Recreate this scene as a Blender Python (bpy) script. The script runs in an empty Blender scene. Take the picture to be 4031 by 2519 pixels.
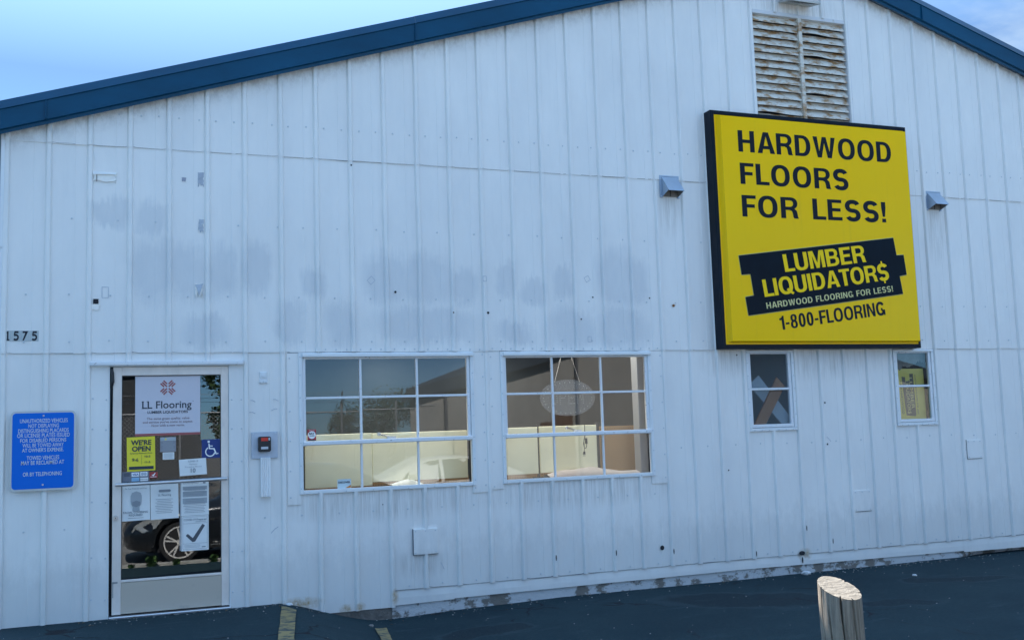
import bpy, bmesh, math, random
from mathutils import Vector, Matrix, noise
R = math.radians
sc = bpy.context.scene
random.seed(7)
# ------------------------------------------------------------------ camera
cam = bpy.data.objects.new('camera', bpy.data.cameras.new('camera'))
sc.collection.objects.link(cam); sc.camera = cam
YAW, PITCH, ROLL = 0.36681992, 0.10248668, -0.03295605
cy_, sy_, cp_, sp_ = math.cos(YAW), math.sin(YAW), math.cos(PITCH), math.sin(PITCH)
fw = Vector((sy_*cp_, cy_*cp_, sp_)); rt = Vector((cy_, -sy_, 0)); up = rt.cross(fw)
cr_, sr_ = math.cos(ROLL), math.sin(ROLL)
r2 = cr_*rt + sr_*up; u2 = -sr_*rt + cr_*up
M = Matrix((r2, u2, -fw)).transposed().to_4x4()
CAM = Vector((0.513, -8.877, 1.561))
M.translation = CAM
cam.matrix_world = M
cam.data.sensor_fit = 'HORIZONTAL'; cam.data.sensor_width = 36; cam.data.lens = 4075.54/4031*36
cam.data.clip_start = 0.05; cam.data.clip_end = 2000
# ------------------------------------------------------------------ light
SUN_EL, SUN_AZ = R(50), R(-9)          # behind the building, slightly left
world = bpy.data.worlds.new('World'); sc.world = world; world.use_nodes = True
wn = world.node_tree; bg = wn.nodes['Background']
sky = wn.nodes.new('ShaderNodeTexSky'); sky.sky_type = 'NISHITA'; sky.sun_disc = False
sky.sun_elevation = SUN_EL; sky.sun_rotation = SUN_AZ; sky.altitude = 0; sky.air_density = 1.0; sky.dust_density = 0.0; sky.ozone_density = 2.2
tc = wn.nodes.new('ShaderNodeTexCoord'); mp = wn.nodes.new('ShaderNodeMapping'); mp.inputs['Scale'].default_value = (1.6, 1.6, 5.5); mp.inputs['Location'].default_value=(0.35,0.1,0.0)
nz = wn.nodes.new('ShaderNodeTexNoise'); nz.inputs['Scale'].default_value = 2.2; nz.inputs['Detail'].default_value = 7; nz.inputs['Roughness'].default_value = 0.62; nz.inputs['Distortion'].default_value=0.4
rp = wn.nodes.new('ShaderNodeValToRGB'); rp.color_ramp.elements[0].position = 0.50; rp.color_ramp.elements[1].position = 0.78; rp.color_ramp.elements[1].color=(0.75,0.75,0.75,1)
mx = wn.nodes.new('ShaderNodeMix'); mx.data_type = 'RGBA'; mx.inputs['B'].default_value = (1.25, 1.45, 1.5, 1)
wn.links.new(tc.outputs['Generated'], mp.inputs['Vector']); wn.links.new(mp.outputs[0], nz.inputs['Vector']); wn.links.new(nz.outputs[0], rp.inputs[0])
tint = wn.nodes.new('ShaderNodeMix'); tint.data_type = 'RGBA'; tint.blend_type = 'MULTIPLY'; tint.inputs['Factor'].default_value = 1; 
hr = wn.nodes.new('ShaderNodeValToRGB'); hr.color_ramp.elements[0].color = (.10,.21,.40,1); hr.color_ramp.elements[0].position = 0.5; hr.color_ramp.elements[1].position = .86; hr.color_ramp.elements[1].color = (1,.955,.80,1); em_ = hr.color_ramp.elements.new(.66); em_.color = (.138,.160,.185,1); e2_ = hr.color_ramp.elements.new(.60); e2_.color = (.140,.185,.220,1)   # clear blue air down to the horizon
zz_ = wn.nodes.new('ShaderNodeSeparateXYZ'); wn.links.new(tc.outputs['Generated'], zz_.inputs[0]); za_ = wn.nodes.new('ShaderNodeMath'); za_.operation='MULTIPLY_ADD'; za_.inputs[1].default_value=.5; za_.inputs[2].default_value=.5
wn.links.new(zz_.outputs['Z'], za_.inputs[0]); wn.links.new(za_.outputs[0], hr.inputs[0]); wn.links.new(hr.outputs[0], tint.inputs['B'])
wn.links.new(sky.outputs[0], tint.inputs['A'])
sxyz = wn.nodes.new('ShaderNodeSeparateXYZ'); wn.links.new(tc.outputs['Generated'], sxyz.inputs[0])
rx = wn.nodes.new('ShaderNodeValToRGB'); rx.color_ramp.elements[0].position = .52; rx.color_ramp.elements[1].position = .80; rx.color_ramp.elements[0].color=(.0,.0,.0,1)   # clouds drift in the east
wn.links.new(sxyz.outputs['X'], rx.inputs[0])
cm = wn.nodes.new('ShaderNodeMath'); cm.operation = 'MULTIPLY'; wn.links.new(rp.outputs[0], cm.inputs[0]); wn.links.new(rx.outputs[0], cm.inputs[1])
wn.links.new(cm.outputs[0], mx.inputs['Factor']); wn.links.new(tint.outputs['Result'], mx.inputs['A']); wn.links.new(mx.outputs['Result'], bg.inputs[0])
bg.inputs[1].default_value = 0.15
sl = bpy.data.lights.new('sun', 'SUN'); sl.energy = 3.6; sl.angle = R(0.53); sl.color = (1, 0.955, 0.88)
so = bpy.data.objects.new('sun', sl); sc.collection.objects.link(so)
sd = Vector((math.sin(SUN_AZ)*math.cos(SUN_EL), math.cos(SUN_AZ)*math.cos(SUN_EL), math.sin(SUN_EL)))
so.rotation_euler = sd.to_track_quat('Z', 'Y').to_euler(); so.location = (0, 30, 40)
sc.view_settings.view_transform = 'Standard'; sc.view_settings.look = 'None'
sc.view_settings.exposure = 2.44; sc.view_settings.gamma = 1
sc.cycles.max_bounces = 10; sc.cycles.transparent_max_bounces = 16

# ------------------------------------------------------------------ helpers
def tag(o, label=None, cat=None, group=None, kind=None):
    if label: o['label'] = label
    if cat: o['category'] = cat
    if group: o['group'] = group
    if kind: o['kind'] = kind
    return o
def empty(name, loc, label, cat, group=None):
    o = bpy.data.objects.new(name, None); o.empty_display_size = 0.1; o.location = loc
    sc.collection.objects.link(o); return tag(o, label, cat, group)
WM = {}
def world_loc(o):
    return WM.get(o.name, Vector((0, 0, 0)))
class MB:
    def __init__(s): s.v = []; s.f = []; s.m = []
    def add(s, vs, fs, mi=0):
        b = len(s.v); s.v += [tuple(v) for v in vs]; s.f += [tuple(i+b for i in f) for f in fs]; s.m += [mi]*len(fs)
    def box(s, x0, x1, y0, y1, z0, z1, mi=0):
        s.add([(x0,y0,z0),(x1,y0,z0),(x1,y1,z0),(x0,y1,z0),(x0,y0,z1),(x1,y0,z1),(x1,y1,z1),(x0,y1,z1)],
              [(0,3,2,1),(4,5,6,7),(0,1,5,4),(1,2,6,5),(2,3,7,6),(3,0,4,7)], mi)
    def bbox(s, x0, x1, y0, y1, z0, z1, b=0.004, mi=0):   # box with chamfered front (-Y) edges
        s.add([(x0,y1,z0),(x1,y1,z0),(x1,y1,z1),(x0,y1,z1),(x0,y0+b,z0),(x1,y0+b,z0),(x1,y0+b,z1),(x0,y0+b,z1),
               (x0+b,y0,z0+b),(x1-b,y0,z0+b),(x1-b,y0,z1-b),(x0+b,y0,z1-b)],
              [(3,2,1,0),(0,1,5,4),(1,2,6,5),(2,3,7,6),(3,0,4,7),(4,5,9,8),(5,6,10,9),(6,7,11,10),(7,4,8,11),(8,9,10,11)], mi)
    def quad(s, a, b, c, d, mi=0): s.add([a,b,c,d], [(0,1,2,3)], mi)
    def prism(s, pts, y0, y1, mi=0):                        # polygon in XZ (ccw seen from -Y), front y0, back y1
        n = len(pts); s.add([(x,y0,z) for x,z in pts]+[(x,y1,z) for x,z in pts],
              [tuple(range(n)), tuple(range(2*n-1, n-1, -1))]+[(i,(i+n),(i+1)%n+n,(i+1)%n) for i in range(n)], mi)
    def cyl(s, a, b, r0, r1=None, n=16, mi=0, caps=True):
        r1 = r0 if r1 is None else r1; a = Vector(a); b = Vector(b); d = (b-a).normalized()
        t = d.orthogonal().normalized(); q = d.cross(t)
        vs = []
        for c, r in ((a, r0), (b, r1)):
            for i in range(n):
                an = 2*math.pi*i/n; vs.append(c + r*(math.cos(an)*t+math.sin(an)*q))
        fs = [(i,(i+1)%n,(i+1)%n+n,i+n) for i in range(n)]
        if caps: fs += [tuple(range(n-1,-1,-1)), tuple(range(n,2*n))]
        s.add(vs, fs, mi)
    def tube(s, pts, r, n=8, mi=0):
        pts = [Vector(p) for p in pts]; vs = []; fs = []
        for k, p in enumerate(pts):
            d = (pts[min(k+1,len(pts)-1)]-pts[max(k-1,0)]).normalized()
            t = d.cross(Vector((0.13,0.2,0.97))).normalized(); q = d.cross(t)
            rr = r[k] if isinstance(r,(list,tuple)) else r
            for i in range(n):
                an = 2*math.pi*i/n; vs.append(p+rr*(math.cos(an)*t+math.sin(an)*q))
        for k in range(len(pts)-1):
            for i in range(n): fs.append((k*n+i,k*n+(i+1)%n,(k+1)*n+(i+1)%n,(k+1)*n+i))
        fs += [tuple(range(n-1,-1,-1)), tuple(range((len(pts)-1)*n, len(pts)*n))]
        s.add(vs, fs, mi)
    def build(s, name, mats, parent=None, smooth=False, loc=None):
        me = bpy.data.meshes.new(name)
        if loc is None:
            if parent is not None: loc = world_loc(parent)
            elif s.v:
                xs=[v[0] for v in s.v]; ys=[v[1] for v in s.v]; zs=[v[2] for v in s.v]
                loc = Vector(((min(xs)+max(xs))/2,(min(ys)+max(ys))/2,min(zs)))
        loc = Vector(loc)
        me.from_pydata([tuple(Vector(v)-loc) for v in s.v], [], s.f)
        if not isinstance(mats, (list,tuple)): mats = [mats]
        for m in mats: me.materials.append(m)
        me.polygons.foreach_set('material_index', s.m)
        if smooth: me.polygons.foreach_set('use_smooth', [True]*len(s.f))
        me.update()
        o = bpy.data.objects.new(name, me); sc.collection.objects.link(o)
        if parent is not None:
            o.parent = parent; o.location = loc - world_loc(parent)
        else: o.location = loc
        WM[o.name] = loc
        return o
def E(name, loc, label, cat, group=None):
    o = empty(name, loc, label, cat, group); WM[o.name] = Vector(loc); return o

# ------------------------------------------------------------------ materials
def mat(name, col, rough=0.5, metal=0.0, var=0.0, scale=6.0, bump=0.0, bscale=40.0, col2=None, thr=None, stretch=(1,1,1), spec=0.5, bdist=0.01):
    m = bpy.data.materials.new(name); m.use_nodes = True; nt = m.node_tree; b = nt.nodes['Principled BSDF']
    b.inputs['Roughness'].default_value = rough; b.inputs['Metallic'].default_value = metal
    b.inputs['Specular IOR Level'].default_value = spec
    c = (*col, 1); b.inputs['Base Color'].default_value = c
    if var or col2 or bump:
        t = nt.nodes.new('ShaderNodeTexCoord'); mpn = nt.nodes.new('ShaderNodeMapping'); mpn.inputs['Scale'].default_value = stretch
        nt.links.new(t.outputs['Object'], mpn.inputs['Vector'])
    if var or col2:
        n = nt.nodes.new('ShaderNodeTexNoise'); n.inputs['Scale'].default_value = scale; n.inputs['Detail'].default_value = 8; n.inputs['Roughness'].default_value = 0.65
        nt.links.new(mpn.outputs[0], n.inputs['Vector'])
        r = nt.nodes.new('ShaderNodeValToRGB'); e = r.color_ramp.elements
        if thr: e[0].position, e[1].position = thr
        else: e[0].position, e[1].position = 0.3, 0.7
        e[0].color = c
        e[1].color = (*(col2 if col2 else [min(1, x*(1+var)) for x in col]), 1)
        if not col2: e[0].color = (*[x*(1-var) for x in col], 1)
        nt.links.new(n.outputs[0], r.inputs[0]); nt.links.new(r.outputs[0], b.inputs['Base Color'])
    if bump:
        n2 = nt.nodes.new('ShaderNodeTexNoise'); n2.inputs['Scale'].default_value = bscale; n2.inputs['Detail'].default_value = 6
        nt.links.new(mpn.outputs[0], n2.inputs['Vector'])
        bp = nt.nodes.new('ShaderNodeBump'); bp.inputs['Strength'].default_value = bump; bp.inputs['Distance'].default_value = bdist
        nt.links.new(n2.outputs[0], bp.inputs['Height']); nt.links.new(bp.outputs[0], b.inputs['Normal'])
    return m

def math_node(nt, op, a, b=None):
    n = nt.nodes.new('ShaderNodeMath'); n.operation = op
    for i, v in enumerate((a, b)):
        if v is None: continue
        if isinstance(v, (int, float)): n.inputs[i].default_value = v
        else: nt.links.new(v, n.inputs[i])
    return n.outputs[0]
def mixc(nt, f, a, b):
    n = nt.nodes.new('ShaderNodeMix'); n.data_type = 'RGBA'
    for k, v in (('Factor', f), ('A', a), ('B', b)):
        if isinstance(v, (int, float)): n.inputs[k].default_value = v
        elif isinstance(v, tuple): n.inputs[k].default_value = (*v, 1)
        else: nt.links.new(v, n.inputs[k])
    return n.outputs['Result']
def ramp(nt, src, p0, p1, c0=(0,0,0), c1=(1,1,1)):
    r = nt.nodes.new('ShaderNodeValToRGB'); e = r.color_ramp.elements
    e[0].position, e[1].position = p0, p1; e[0].color = (*c0,1); e[1].color = (*c1,1)
    nt.links.new(src, r.inputs[0]); return r.outputs[0]
def noise_tex(nt, vec, scale, detail=6, rough=0.6):
    n = nt.nodes.new('ShaderNodeTexNoise'); n.inputs['Scale'].default_value = scale; n.inputs['Detail'].default_value = detail; n.inputs['Roughness'].default_value = rough
    nt.links.new(vec, n.inputs['Vector']); return n.outputs[0]
def mapping(nt, vec, sc_=(1,1,1), loc=(0,0,0)):
    m = nt.nodes.new('ShaderNodeMapping'); m.inputs['Scale'].default_value = sc_; m.inputs['Location'].default_value = loc
    nt.links.new(vec, m.inputs['Vector']); return m.outputs[0]

# painted siding: world-space coordinates (object origin is kept at 0,0,0 for all siding pieces)
STAINS = [(3.45,2.86,.12,.14),(4.15,2.80,.10,.10),(2.1,2.85,.09,.12),(3.95,2.42,.16,.10),(.46,3.41,.13,.11),(.78,3.36,.10,.11),(.79,2.93,.14,.22),(1.05,2.92,.14,.19),(1.34,2.92,.10,.19),(1.62,2.97,.10,.20),
          (2.75,2.90,.18,.19),(3.12,2.90,.22,.19),(3.87,2.90,.08,.13),(5.0,2.94,.17,.25),(5.24,2.94,.11,.18),(4.55,2.45,.22,.17),(5.05,2.45,.24,.17),
          (3.1,2.49,.38,.14),(2.33,2.49,.12,.17),(4.45,2.88,.08,.13),(1.2,2.42,.15,.12),(1.9,2.5,.1,.15)]
def siding_mat(stains=True):
    m = bpy.data.materials.new('painted_siding'); m.use_nodes = True; nt = m.node_tree; b = nt.nodes['Principled BSDF']
    t = nt.nodes.new('ShaderNodeTexCoord').outputs['Object']
    base = mixc(nt, ramp(nt, noise_tex(nt, mapping(nt, t, (1.1,1,.45)), 1.6, 4), .35, .68), (.775,.775,.765), (.85,.845,.825))
    # rain streaks and grime
    st = ramp(nt, noise_tex(nt, mapping(nt, t, (9,1,.35)), 2.2, 7, .7), .53, .85)
    base = mixc(nt, math_node(nt, 'MULTIPLY', st, .13), base, (.50,.53,.56))
    gr = ramp(nt, noise_tex(nt, t, 11, 9, .8), .63, .78)
    base = mixc(nt, math_node(nt, 'MULTIPLY', gr, .16), base, (.42,.42,.40))
    # splash dirt along the foot of the wall, its own uneven edge
    sep = nt.nodes.new('ShaderNodeSeparateXYZ'); nt.links.new(t, sep.inputs[0])
    nn = noise_tex(nt, mapping(nt, t, (5,1,2)), 2.5, 8, .7)
    hz = math_node(nt, 'ADD', sep.outputs['Z'], math_node(nt, 'MULTIPLY', nn, -.9))
    base = mixc(nt, math_node(nt, 'MULTIPLY', ramp(nt, hz, -.45, .25, (1,1,1), (0,0,0)), .22), base, (.40,.42,.42))
    if stains:
        nA = noise_tex(nt, mapping(nt, t, (16,1,1.2)), 2.2, 7, .75); nB = noise_tex(nt, t, 3.5, 5, .6)
        xx = math_node(nt,'ADD', sep.outputs['X'], math_node(nt,'MULTIPLY', math_node(nt,'SUBTRACT', nB, .5), .16))
        zz = math_node(nt,'ADD', sep.outputs['Z'], math_node(nt,'MULTIPLY', math_node(nt,'SUBTRACT', math_node(nt,'ADD', nA, nB), 1.0), .34))
        acc = None
        for (x, z, hx, hz_) in STAINS:
            dx = math_node(nt,'ABSOLUTE', math_node(nt,'MULTIPLY', math_node(nt,'SUBTRACT', xx, x), 1/(hx*1.15)))
            dz = math_node(nt,'ABSOLUTE', math_node(nt,'MULTIPLY', math_node(nt,'SUBTRACT', zz, z), 1/(hz_*1.1)))
            q = math_node(nt,'SUBTRACT', 1.35, math_node(nt,'POWER', math_node(nt,'ADD', math_node(nt,'POWER', dx, 3.0), math_node(nt,'POWER', dz, 3.0)), .333))
            acc = q if acc is None else math_node(nt, 'MAXIMUM', acc, q)
        stn = math_node(nt,'MULTIPLY', ramp(nt, acc, .05, .62), math_node(nt,'ADD', .55, math_node(nt,'MULTIPLY', noise_tex(nt, mapping(nt,t,(3,1,1)), 4, 5, .6), .7)))
        base = mixc(nt, math_node(nt, 'MULTIPLY', stn, .40), base, (.47,.51,.56))
    # grime and painted contact shade under the eave line; run-off streaks below fittings
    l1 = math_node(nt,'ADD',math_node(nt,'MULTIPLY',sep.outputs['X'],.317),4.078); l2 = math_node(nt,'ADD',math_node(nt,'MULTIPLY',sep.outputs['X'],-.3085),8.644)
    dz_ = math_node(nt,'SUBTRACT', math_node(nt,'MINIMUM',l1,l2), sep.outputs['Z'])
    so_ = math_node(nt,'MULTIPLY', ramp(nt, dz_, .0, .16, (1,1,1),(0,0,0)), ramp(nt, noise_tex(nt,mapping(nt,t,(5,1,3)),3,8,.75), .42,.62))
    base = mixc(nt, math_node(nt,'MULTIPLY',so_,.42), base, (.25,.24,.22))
    acc = None
    for (x, z, hx, hz_) in ((5.64,3.60,.11,.20),(8.97,3.55,.12,.30),(7.2,2.14,.75,.16),(6.2,2.14,.25,.14),(2.7,.95,.8,.13),(4.5,.95,.8,.13),(7.3,5.92,.5,.13),(3.0,.40,.2,.10)):
        mpo = nt.nodes.new('ShaderNodeMapping'); mpo.vector_type='TEXTURE'; mpo.inputs['Location'].default_value = (x,0,z); mpo.inputs['Scale'].default_value = (hx*1.5,50,hz_*1.5); nt.links.new(t, mpo.inputs[0])
        g = nt.nodes.new('ShaderNodeTexGradient'); g.gradient_type='SPHERICAL'; nt.links.new(mpo.outputs[0], g.inputs[0]); acc = g.outputs['Fac'] if acc is None else math_node(nt,'MAXIMUM',acc,g.outputs['Fac'])
    stx = ramp(nt, noise_tex(nt, mapping(nt,t,(22,1,.8)), 2.0, 7, .75), .42, .66)
    base = mixc(nt, math_node(nt,'MULTIPLY', math_node(nt,'MULTIPLY', ramp(nt,acc,.05,.6), stx), .5), base, (.33,.31,.28))
    acc = None
    for (x, z, hx, hz_) in ((1.95,.155,.16,.045),(2.34,.075,.05,.035),(2.46,.085,.04,.03),(.36,.10,.08,.05),(7.0,.19,.07,.05),(2.76,.14,.03,.06)):
        mpo = nt.nodes.new('ShaderNodeMapping'); mpo.vector_type='TEXTURE'; mpo.inputs['Location'].default_value = (x,0,z); mpo.inputs['Scale'].default_value = (hx*1.5,50,hz_*1.5); nt.links.new(t, mpo.inputs[0])
        g = nt.nodes.new('ShaderNodeTexGradient'); g.gradient_type='SPHERICAL'; nt.links.new(mpo.outputs[0], g.inputs[0]); acc = g.outputs['Fac'] if acc is None else math_node(nt,'MAXIMUM',acc,g.outputs['Fac'])
    base = mixc(nt, math_node(nt,'MULTIPLY', ramp(nt,acc,.05,.7), ramp(nt, noise_tex(nt,t,16,6,.7), .35,.65)), base, (.40,.27,.12))
    nt.links.new(base, b.inputs['Base Color'])
    rr = ramp(nt, noise_tex(nt, mapping(nt, t, (1,1,.6)), 2.5, 5), .3, .7, (.36,.36,.36), (.52,.52,.52)); nt.links.new(rr, b.inputs['Roughness'])
    bp = nt.nodes.new('ShaderNodeBump'); bp.inputs['Strength'].default_value = .6; bp.inputs['Distance'].default_value = .025
    nt.links.new(noise_tex(nt, mapping(nt, t, (1.3,1,.5)), 3.2, 3), bp.inputs['Height'])
    bp2 = nt.nodes.new('ShaderNodeBump'); bp2.inputs['Strength'].default_value = .12; bp2.inputs['Distance'].default_value = .002
    nt.links.new(noise_tex(nt, t, 90, 4), bp2.inputs['Height']); nt.links.new(bp.outputs[0], bp2.inputs['Normal'])
    nt.links.new(bp2.outputs[0], b.inputs['Normal'])
    return m
SID = siding_mat()
TRIM = mat('trim_paint', (.76,.79,.81), .42, var=.05, scale=5, bump=.1, bscale=60, bdist=.002)
CHIP = mat('chipped_paint', (.76,.78,.81), .45, col2=(.30,.29,.28), thr=(.62,.68), scale=26, bump=.15, bscale=60, bdist=.002, stretch=(1,1,2))
SCREW = mat('screw_paint', (.58,.63,.67), .4, .1)
JOINT = mat('joint_dirt_shade', (.16,.17,.19), .9, var=.3, scale=30)
GAP = mat('dark_gap', (.02,.022,.028), .9)
FASC = mat('blue_metal', (.0015,.060,.130), .34, spec=.25, var=.28, scale=2.2, bump=.08, bscale=8, stretch=(.4,1,1))
ROOFM = mat('roof_metal', (.10,.17,.26), .5, .2, var=.1)
ALU = mat('door_aluminium', (.80,.72,.66), .42, .08, var=.12, scale=5, bump=.08, bscale=30, stretch=(1,1,.5), bdist=.002)
ALUD = mat('kick_plate_metal', (.54,.47,.39), .5, .05, col2=(.20,.19,.19), thr=(.58,.85), scale=3.2, bump=.1, bscale=20, bdist=.002)
CHROME = mat('brushed_steel', (.55,.57,.60), .28, .9, var=.08, scale=20)
BLK = mat('black_plastic', (.012,.013,.016), .35)
CONC = mat('foundation_paint', (.50,.52,.54), .85, col2=(.17,.16,.145), thr=(.50,.56), scale=5, bump=.7, bscale=25, bdist=.015, stretch=(1,1,1.6))
RAWC = mat('raw_concrete', (.14,.13,.12), .95, var=.35, scale=14, bump=.8, bscale=40, bdist=.02)
YEL = mat('sign_yellow', (1.0,.59,.0), .20, spec=.14)
YELD = mat('sign_yellow_letters', (1,.66,.01), .3, spec=.12)
SBLK = mat('sign_navy_black', (.003,.008,.015), .35, var=.25, scale=5, spec=.1)
SBOX = mat('sign_cabinet', (.003,.008,.017), .38, var=.3, scale=4, spec=.15)
def glass_mat(name, tint=(.97,.985,.985), base=.085, rough=0.0):
    m = bpy.data.materials.new(name); m.use_nodes = True; nt = m.node_tree
    for n in list(nt.nodes): nt.nodes.remove(n)
    o = nt.nodes.new('ShaderNodeOutputMaterial'); t = nt.nodes.new('ShaderNodeBsdfTransparent'); t.inputs[0].default_value = (*tint,1)
    g = nt.nodes.new('ShaderNodeBsdfGlossy'); g.inputs['Roughness'].default_value = rough
    f = nt.nodes.new('ShaderNodeFresnel'); f.inputs['IOR'].default_value = 1.5
    fac = math_node(nt, 'ADD', math_node(nt, 'MULTIPLY', f.outputs[0], 1.3), base-.05)
    mxs = nt.nodes.new('ShaderNodeMixShader'); nt.links.new(fac, mxs.inputs[0]); nt.links.new(t.outputs[0], mxs.inputs[1]); nt.links.new(g.outputs[0], mxs.inputs[2])
    nt.links.new(mxs.outputs[0], o.inputs[0]); return m
GLASS = glass_mat('window_glass', base=.082)
DGLASS = glass_mat('door_glass', tint=(1,1,1), base=.13)
def frosted():
    m = bpy.data.materials.new('frosted_glass'); m.use_nodes = True; b = m.node_tree.nodes['Principled BSDF']
    b.inputs['Base Color'].default_value = (.75,.82,.86,1); b.inputs['Roughness'].default_value = .20; b.inputs['Transmission Weight'].default_value = 1.0; b.inputs['IOR'].default_value = 1.12; b.inputs['Specular IOR Level'].default_value=.2
    nt = m.node_tree; df = nt.nodes.new('ShaderNodeBsdfDiffuse'); df.inputs[0].default_value = (.30,.36,.40,1); ms = nt.nodes.new('ShaderNodeMixShader'); ms.inputs[0].default_value = .12
    nt.links.new(b.outputs[0], ms.inputs[1]); nt.links.new(df.outputs[0], ms.inputs[2]); nt.links.new(ms.outputs[0], nt.nodes['Material Output'].inputs[0])
    return m
FROST = frosted()
CREAM = mat('cream_board', (.86,.85,.62), .35, var=.03, scale=2)
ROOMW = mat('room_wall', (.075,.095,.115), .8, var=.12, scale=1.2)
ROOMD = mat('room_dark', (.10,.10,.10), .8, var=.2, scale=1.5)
WHITEP = mat('white_paint', (.60,.63,.68), .5)
def asphalt():
    m = bpy.data.materials.new('asphalt'); m.use_nodes = True; nt = m.node_tree; b = nt.nodes['Principled BSDF']
    t = nt.nodes.new('ShaderNodeTexCoord').outputs['Object']
    c = mixc(nt, ramp(nt, noise_tex(nt, t, .7, 6, .65), .3, .72), (.006,.022,.031), (.015,.037,.046))
    c = mixc(nt, math_node(nt,'MULTIPLY',ramp(nt, noise_tex(nt, t, 30, 8, .95), .56, .68), .9), c, (.085,.12,.135))
    c = mixc(nt, math_node(nt,'MULTIPLY',ramp(nt, noise_tex(nt, mapping(nt,t,(1,1,1),(9,2,0)), 24, 8, .95), .56, .68), .8), c, (.004,.010,.015))
    c = mixc(nt, math_node(nt,'MULTIPLY',ramp(nt, noise_tex(nt, mapping(nt,t,(.6,2.2,1),(9,2,0)), 2.6, 7, .8), .56, .70), .45), c, (.055,.085,.10))
    c = mixc(nt, math_node(nt,'MULTIPLY',ramp(nt, noise_tex(nt, mapping(nt,t,(1,1,1),(3,8,0)), 5, 8, .75), .58, .70), .6), c, (.016,.024,.036))
    v = nt.nodes.new('ShaderNodeTexVoronoi'); v.feature = 'DISTANCE_TO_EDGE'; v.inputs['Scale'].default_value = .75
    jn = nt.nodes.new('ShaderNodeTexNoise'); jn.inputs['Scale'].default_value = 3; jn.inputs['Detail'].default_value = 5; nt.links.new(t, jn.inputs[0])
    vm = nt.nodes.new('ShaderNodeVectorMath'); vm.operation='MULTIPLY_ADD'; nt.links.new(jn.outputs['Color'], vm.inputs[0]); vm.inputs[1].default_value=(.5,.5,.2); nt.links.new(t, vm.inputs[2])
    nt.links.new(vm.outputs[0], v.inputs['Vector'])
    cr = math_node(nt,'MULTIPLY', ramp(nt, v.outputs['Distance'], .004, .013, (1,1,1), (0,0,0)), ramp(nt, noise_tex(nt, t, .9, 3), .52, .6))
    c = mixc(nt, cr, c, (.008,.010,.014))
    acc = None      # sunken, re-tarred spots
    for (x, y, rx, ry, an) in ((5.72,-1.02,.78,.36,-.5),(6.6,-1.75,.32,.15,-.5),(7.15,-2.95,.26,.18,-.2),(7.9,-1.1,.5,.16,-.3),(3.2,-1.0,.4,.2,.2)):
        mpo = nt.nodes.new('ShaderNodeMapping'); mpo.vector_type='TEXTURE'; mpo.inputs['Location'].default_value = (x+.25,y+.25,.1); mpo.inputs['Rotation'].default_value=(0,0,an); mpo.inputs['Scale'].default_value = (rx*1.4,ry*1.4,50); nt.links.new(vm.outputs[0], mpo.inputs[0])
        g = nt.nodes.new('ShaderNodeTexGradient'); g.gradient_type='SPHERICAL'; nt.links.new(mpo.outputs[0], g.inputs[0]); acc = g.outputs['Fac'] if acc is None else math_node(nt,'MAXIMUM',acc,g.outputs['Fac'])
    pm_ = ramp(nt, acc, .22, .34); rim_ = math_node(nt,'MULTIPLY', ramp(nt, acc, .10, .24), math_node(nt,'SUBTRACT', 1.0, pm_))
    c = mixc(nt, math_node(nt,'MULTIPLY',pm_,.5), c, ramp(nt, noise_tex(nt,t,60,6,.8), .45,.7,(.004,.010,.016),(.030,.040,.046)))
    c = mixc(nt, math_node(nt,'MULTIPLY',rim_,.3), c, (.05,.075,.088))
    nt.links.new(c, b.inputs['Base Color']); b.inputs['Roughness'].default_value = .85; b.inputs['Specular IOR Level'].default_value = .2
    bp = nt.nodes.new('ShaderNodeBump'); bp.inputs['Strength'].default_value = .6; bp.inputs['Distance'].default_value = .008
    nt.links.new(noise_tex(nt, t, 70, 6, .8), bp.inputs['Height']); nt.links.new(bp.outputs[0], b.inputs['Normal'])
    return m
ASPH = asphalt()
LINE = mat('worn_yellow_paint', (.27,.205,.085), .85, col2=(.03,.045,.055), thr=(.47,.60), scale=15, bump=.4, bscale=60, bdist=.004, stretch=(.7,1.3,1))
PATCH = mat('rough_patch', (.011,.020,.027), .95, col2=(.040,.055,.06), thr=(.5,.75), scale=22, bump=1, bscale=45, bdist=.02)

# ------------------------------------------------------------------ ground
HW = [(-400,.172),(1.80,.172),(1.99,.121),(2.17,.063),(2.36,.007),(2.52,-.03),(2.63,-.042),(2.9,-.04),(3.4,-.021),(4.4,0),(6,-.003),(9,.01),(400,.01)]
def lerp_tab(tb, x):
    for (a, fa), (b, fb) in zip(tb, tb[1:]):
        if x <= b:
            t = (x-a)/(b-a); return fa+(fb-fa)*max(0, min(1, t))
    return tb[-1][1]
def sm(t): t = max(0, min(1, t)); return t*t*(3-2*t)
def GZ(x, y):
    h = lerp_tab(HW, x)
    h *= 1 - sm((-y-1.6)/2.6)
    h -= .47*sm((-y-4.4)/4.0)
    return h
def axis(lo, hi, segs):
    out = [lo]
    for a, b, st in segs:
        n = max(1, int(round((b-a)/st)))
        out += [a+(b-a)*i/n for i in range(n)]
    return out+[hi]
gx = axis(-600, 600, [(-60,-6,6),(-6,1.5,.5),(1.5,3.6,.07),(3.6,10,.25),(10,60,5),(60,61,1)])
gy = axis(-600, 600, [(-80,-12,6),(-12,-4,.4),(-4,.4,.11),(.4,60,6),(60,61,1)])
g = MB(); nx = len(gx)
g.v = [(x, y, GZ(x,y) + (.006*noise.noise((x*1.7,y*1.7,0)) if -5<y<.3 and -3<x<12 else 0)) for y in gy for x in gx]
for j in range(len(gy)-1):
    for i in range(nx-1): g.f.append((j*nx+i, j*nx+i+1, (j+1)*nx+i+1, (j+1)*nx+i)); g.m.append(0)
tag(g.build('ground', ASPH, smooth=True, loc=(0,0,0)), kind='structure')
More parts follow.
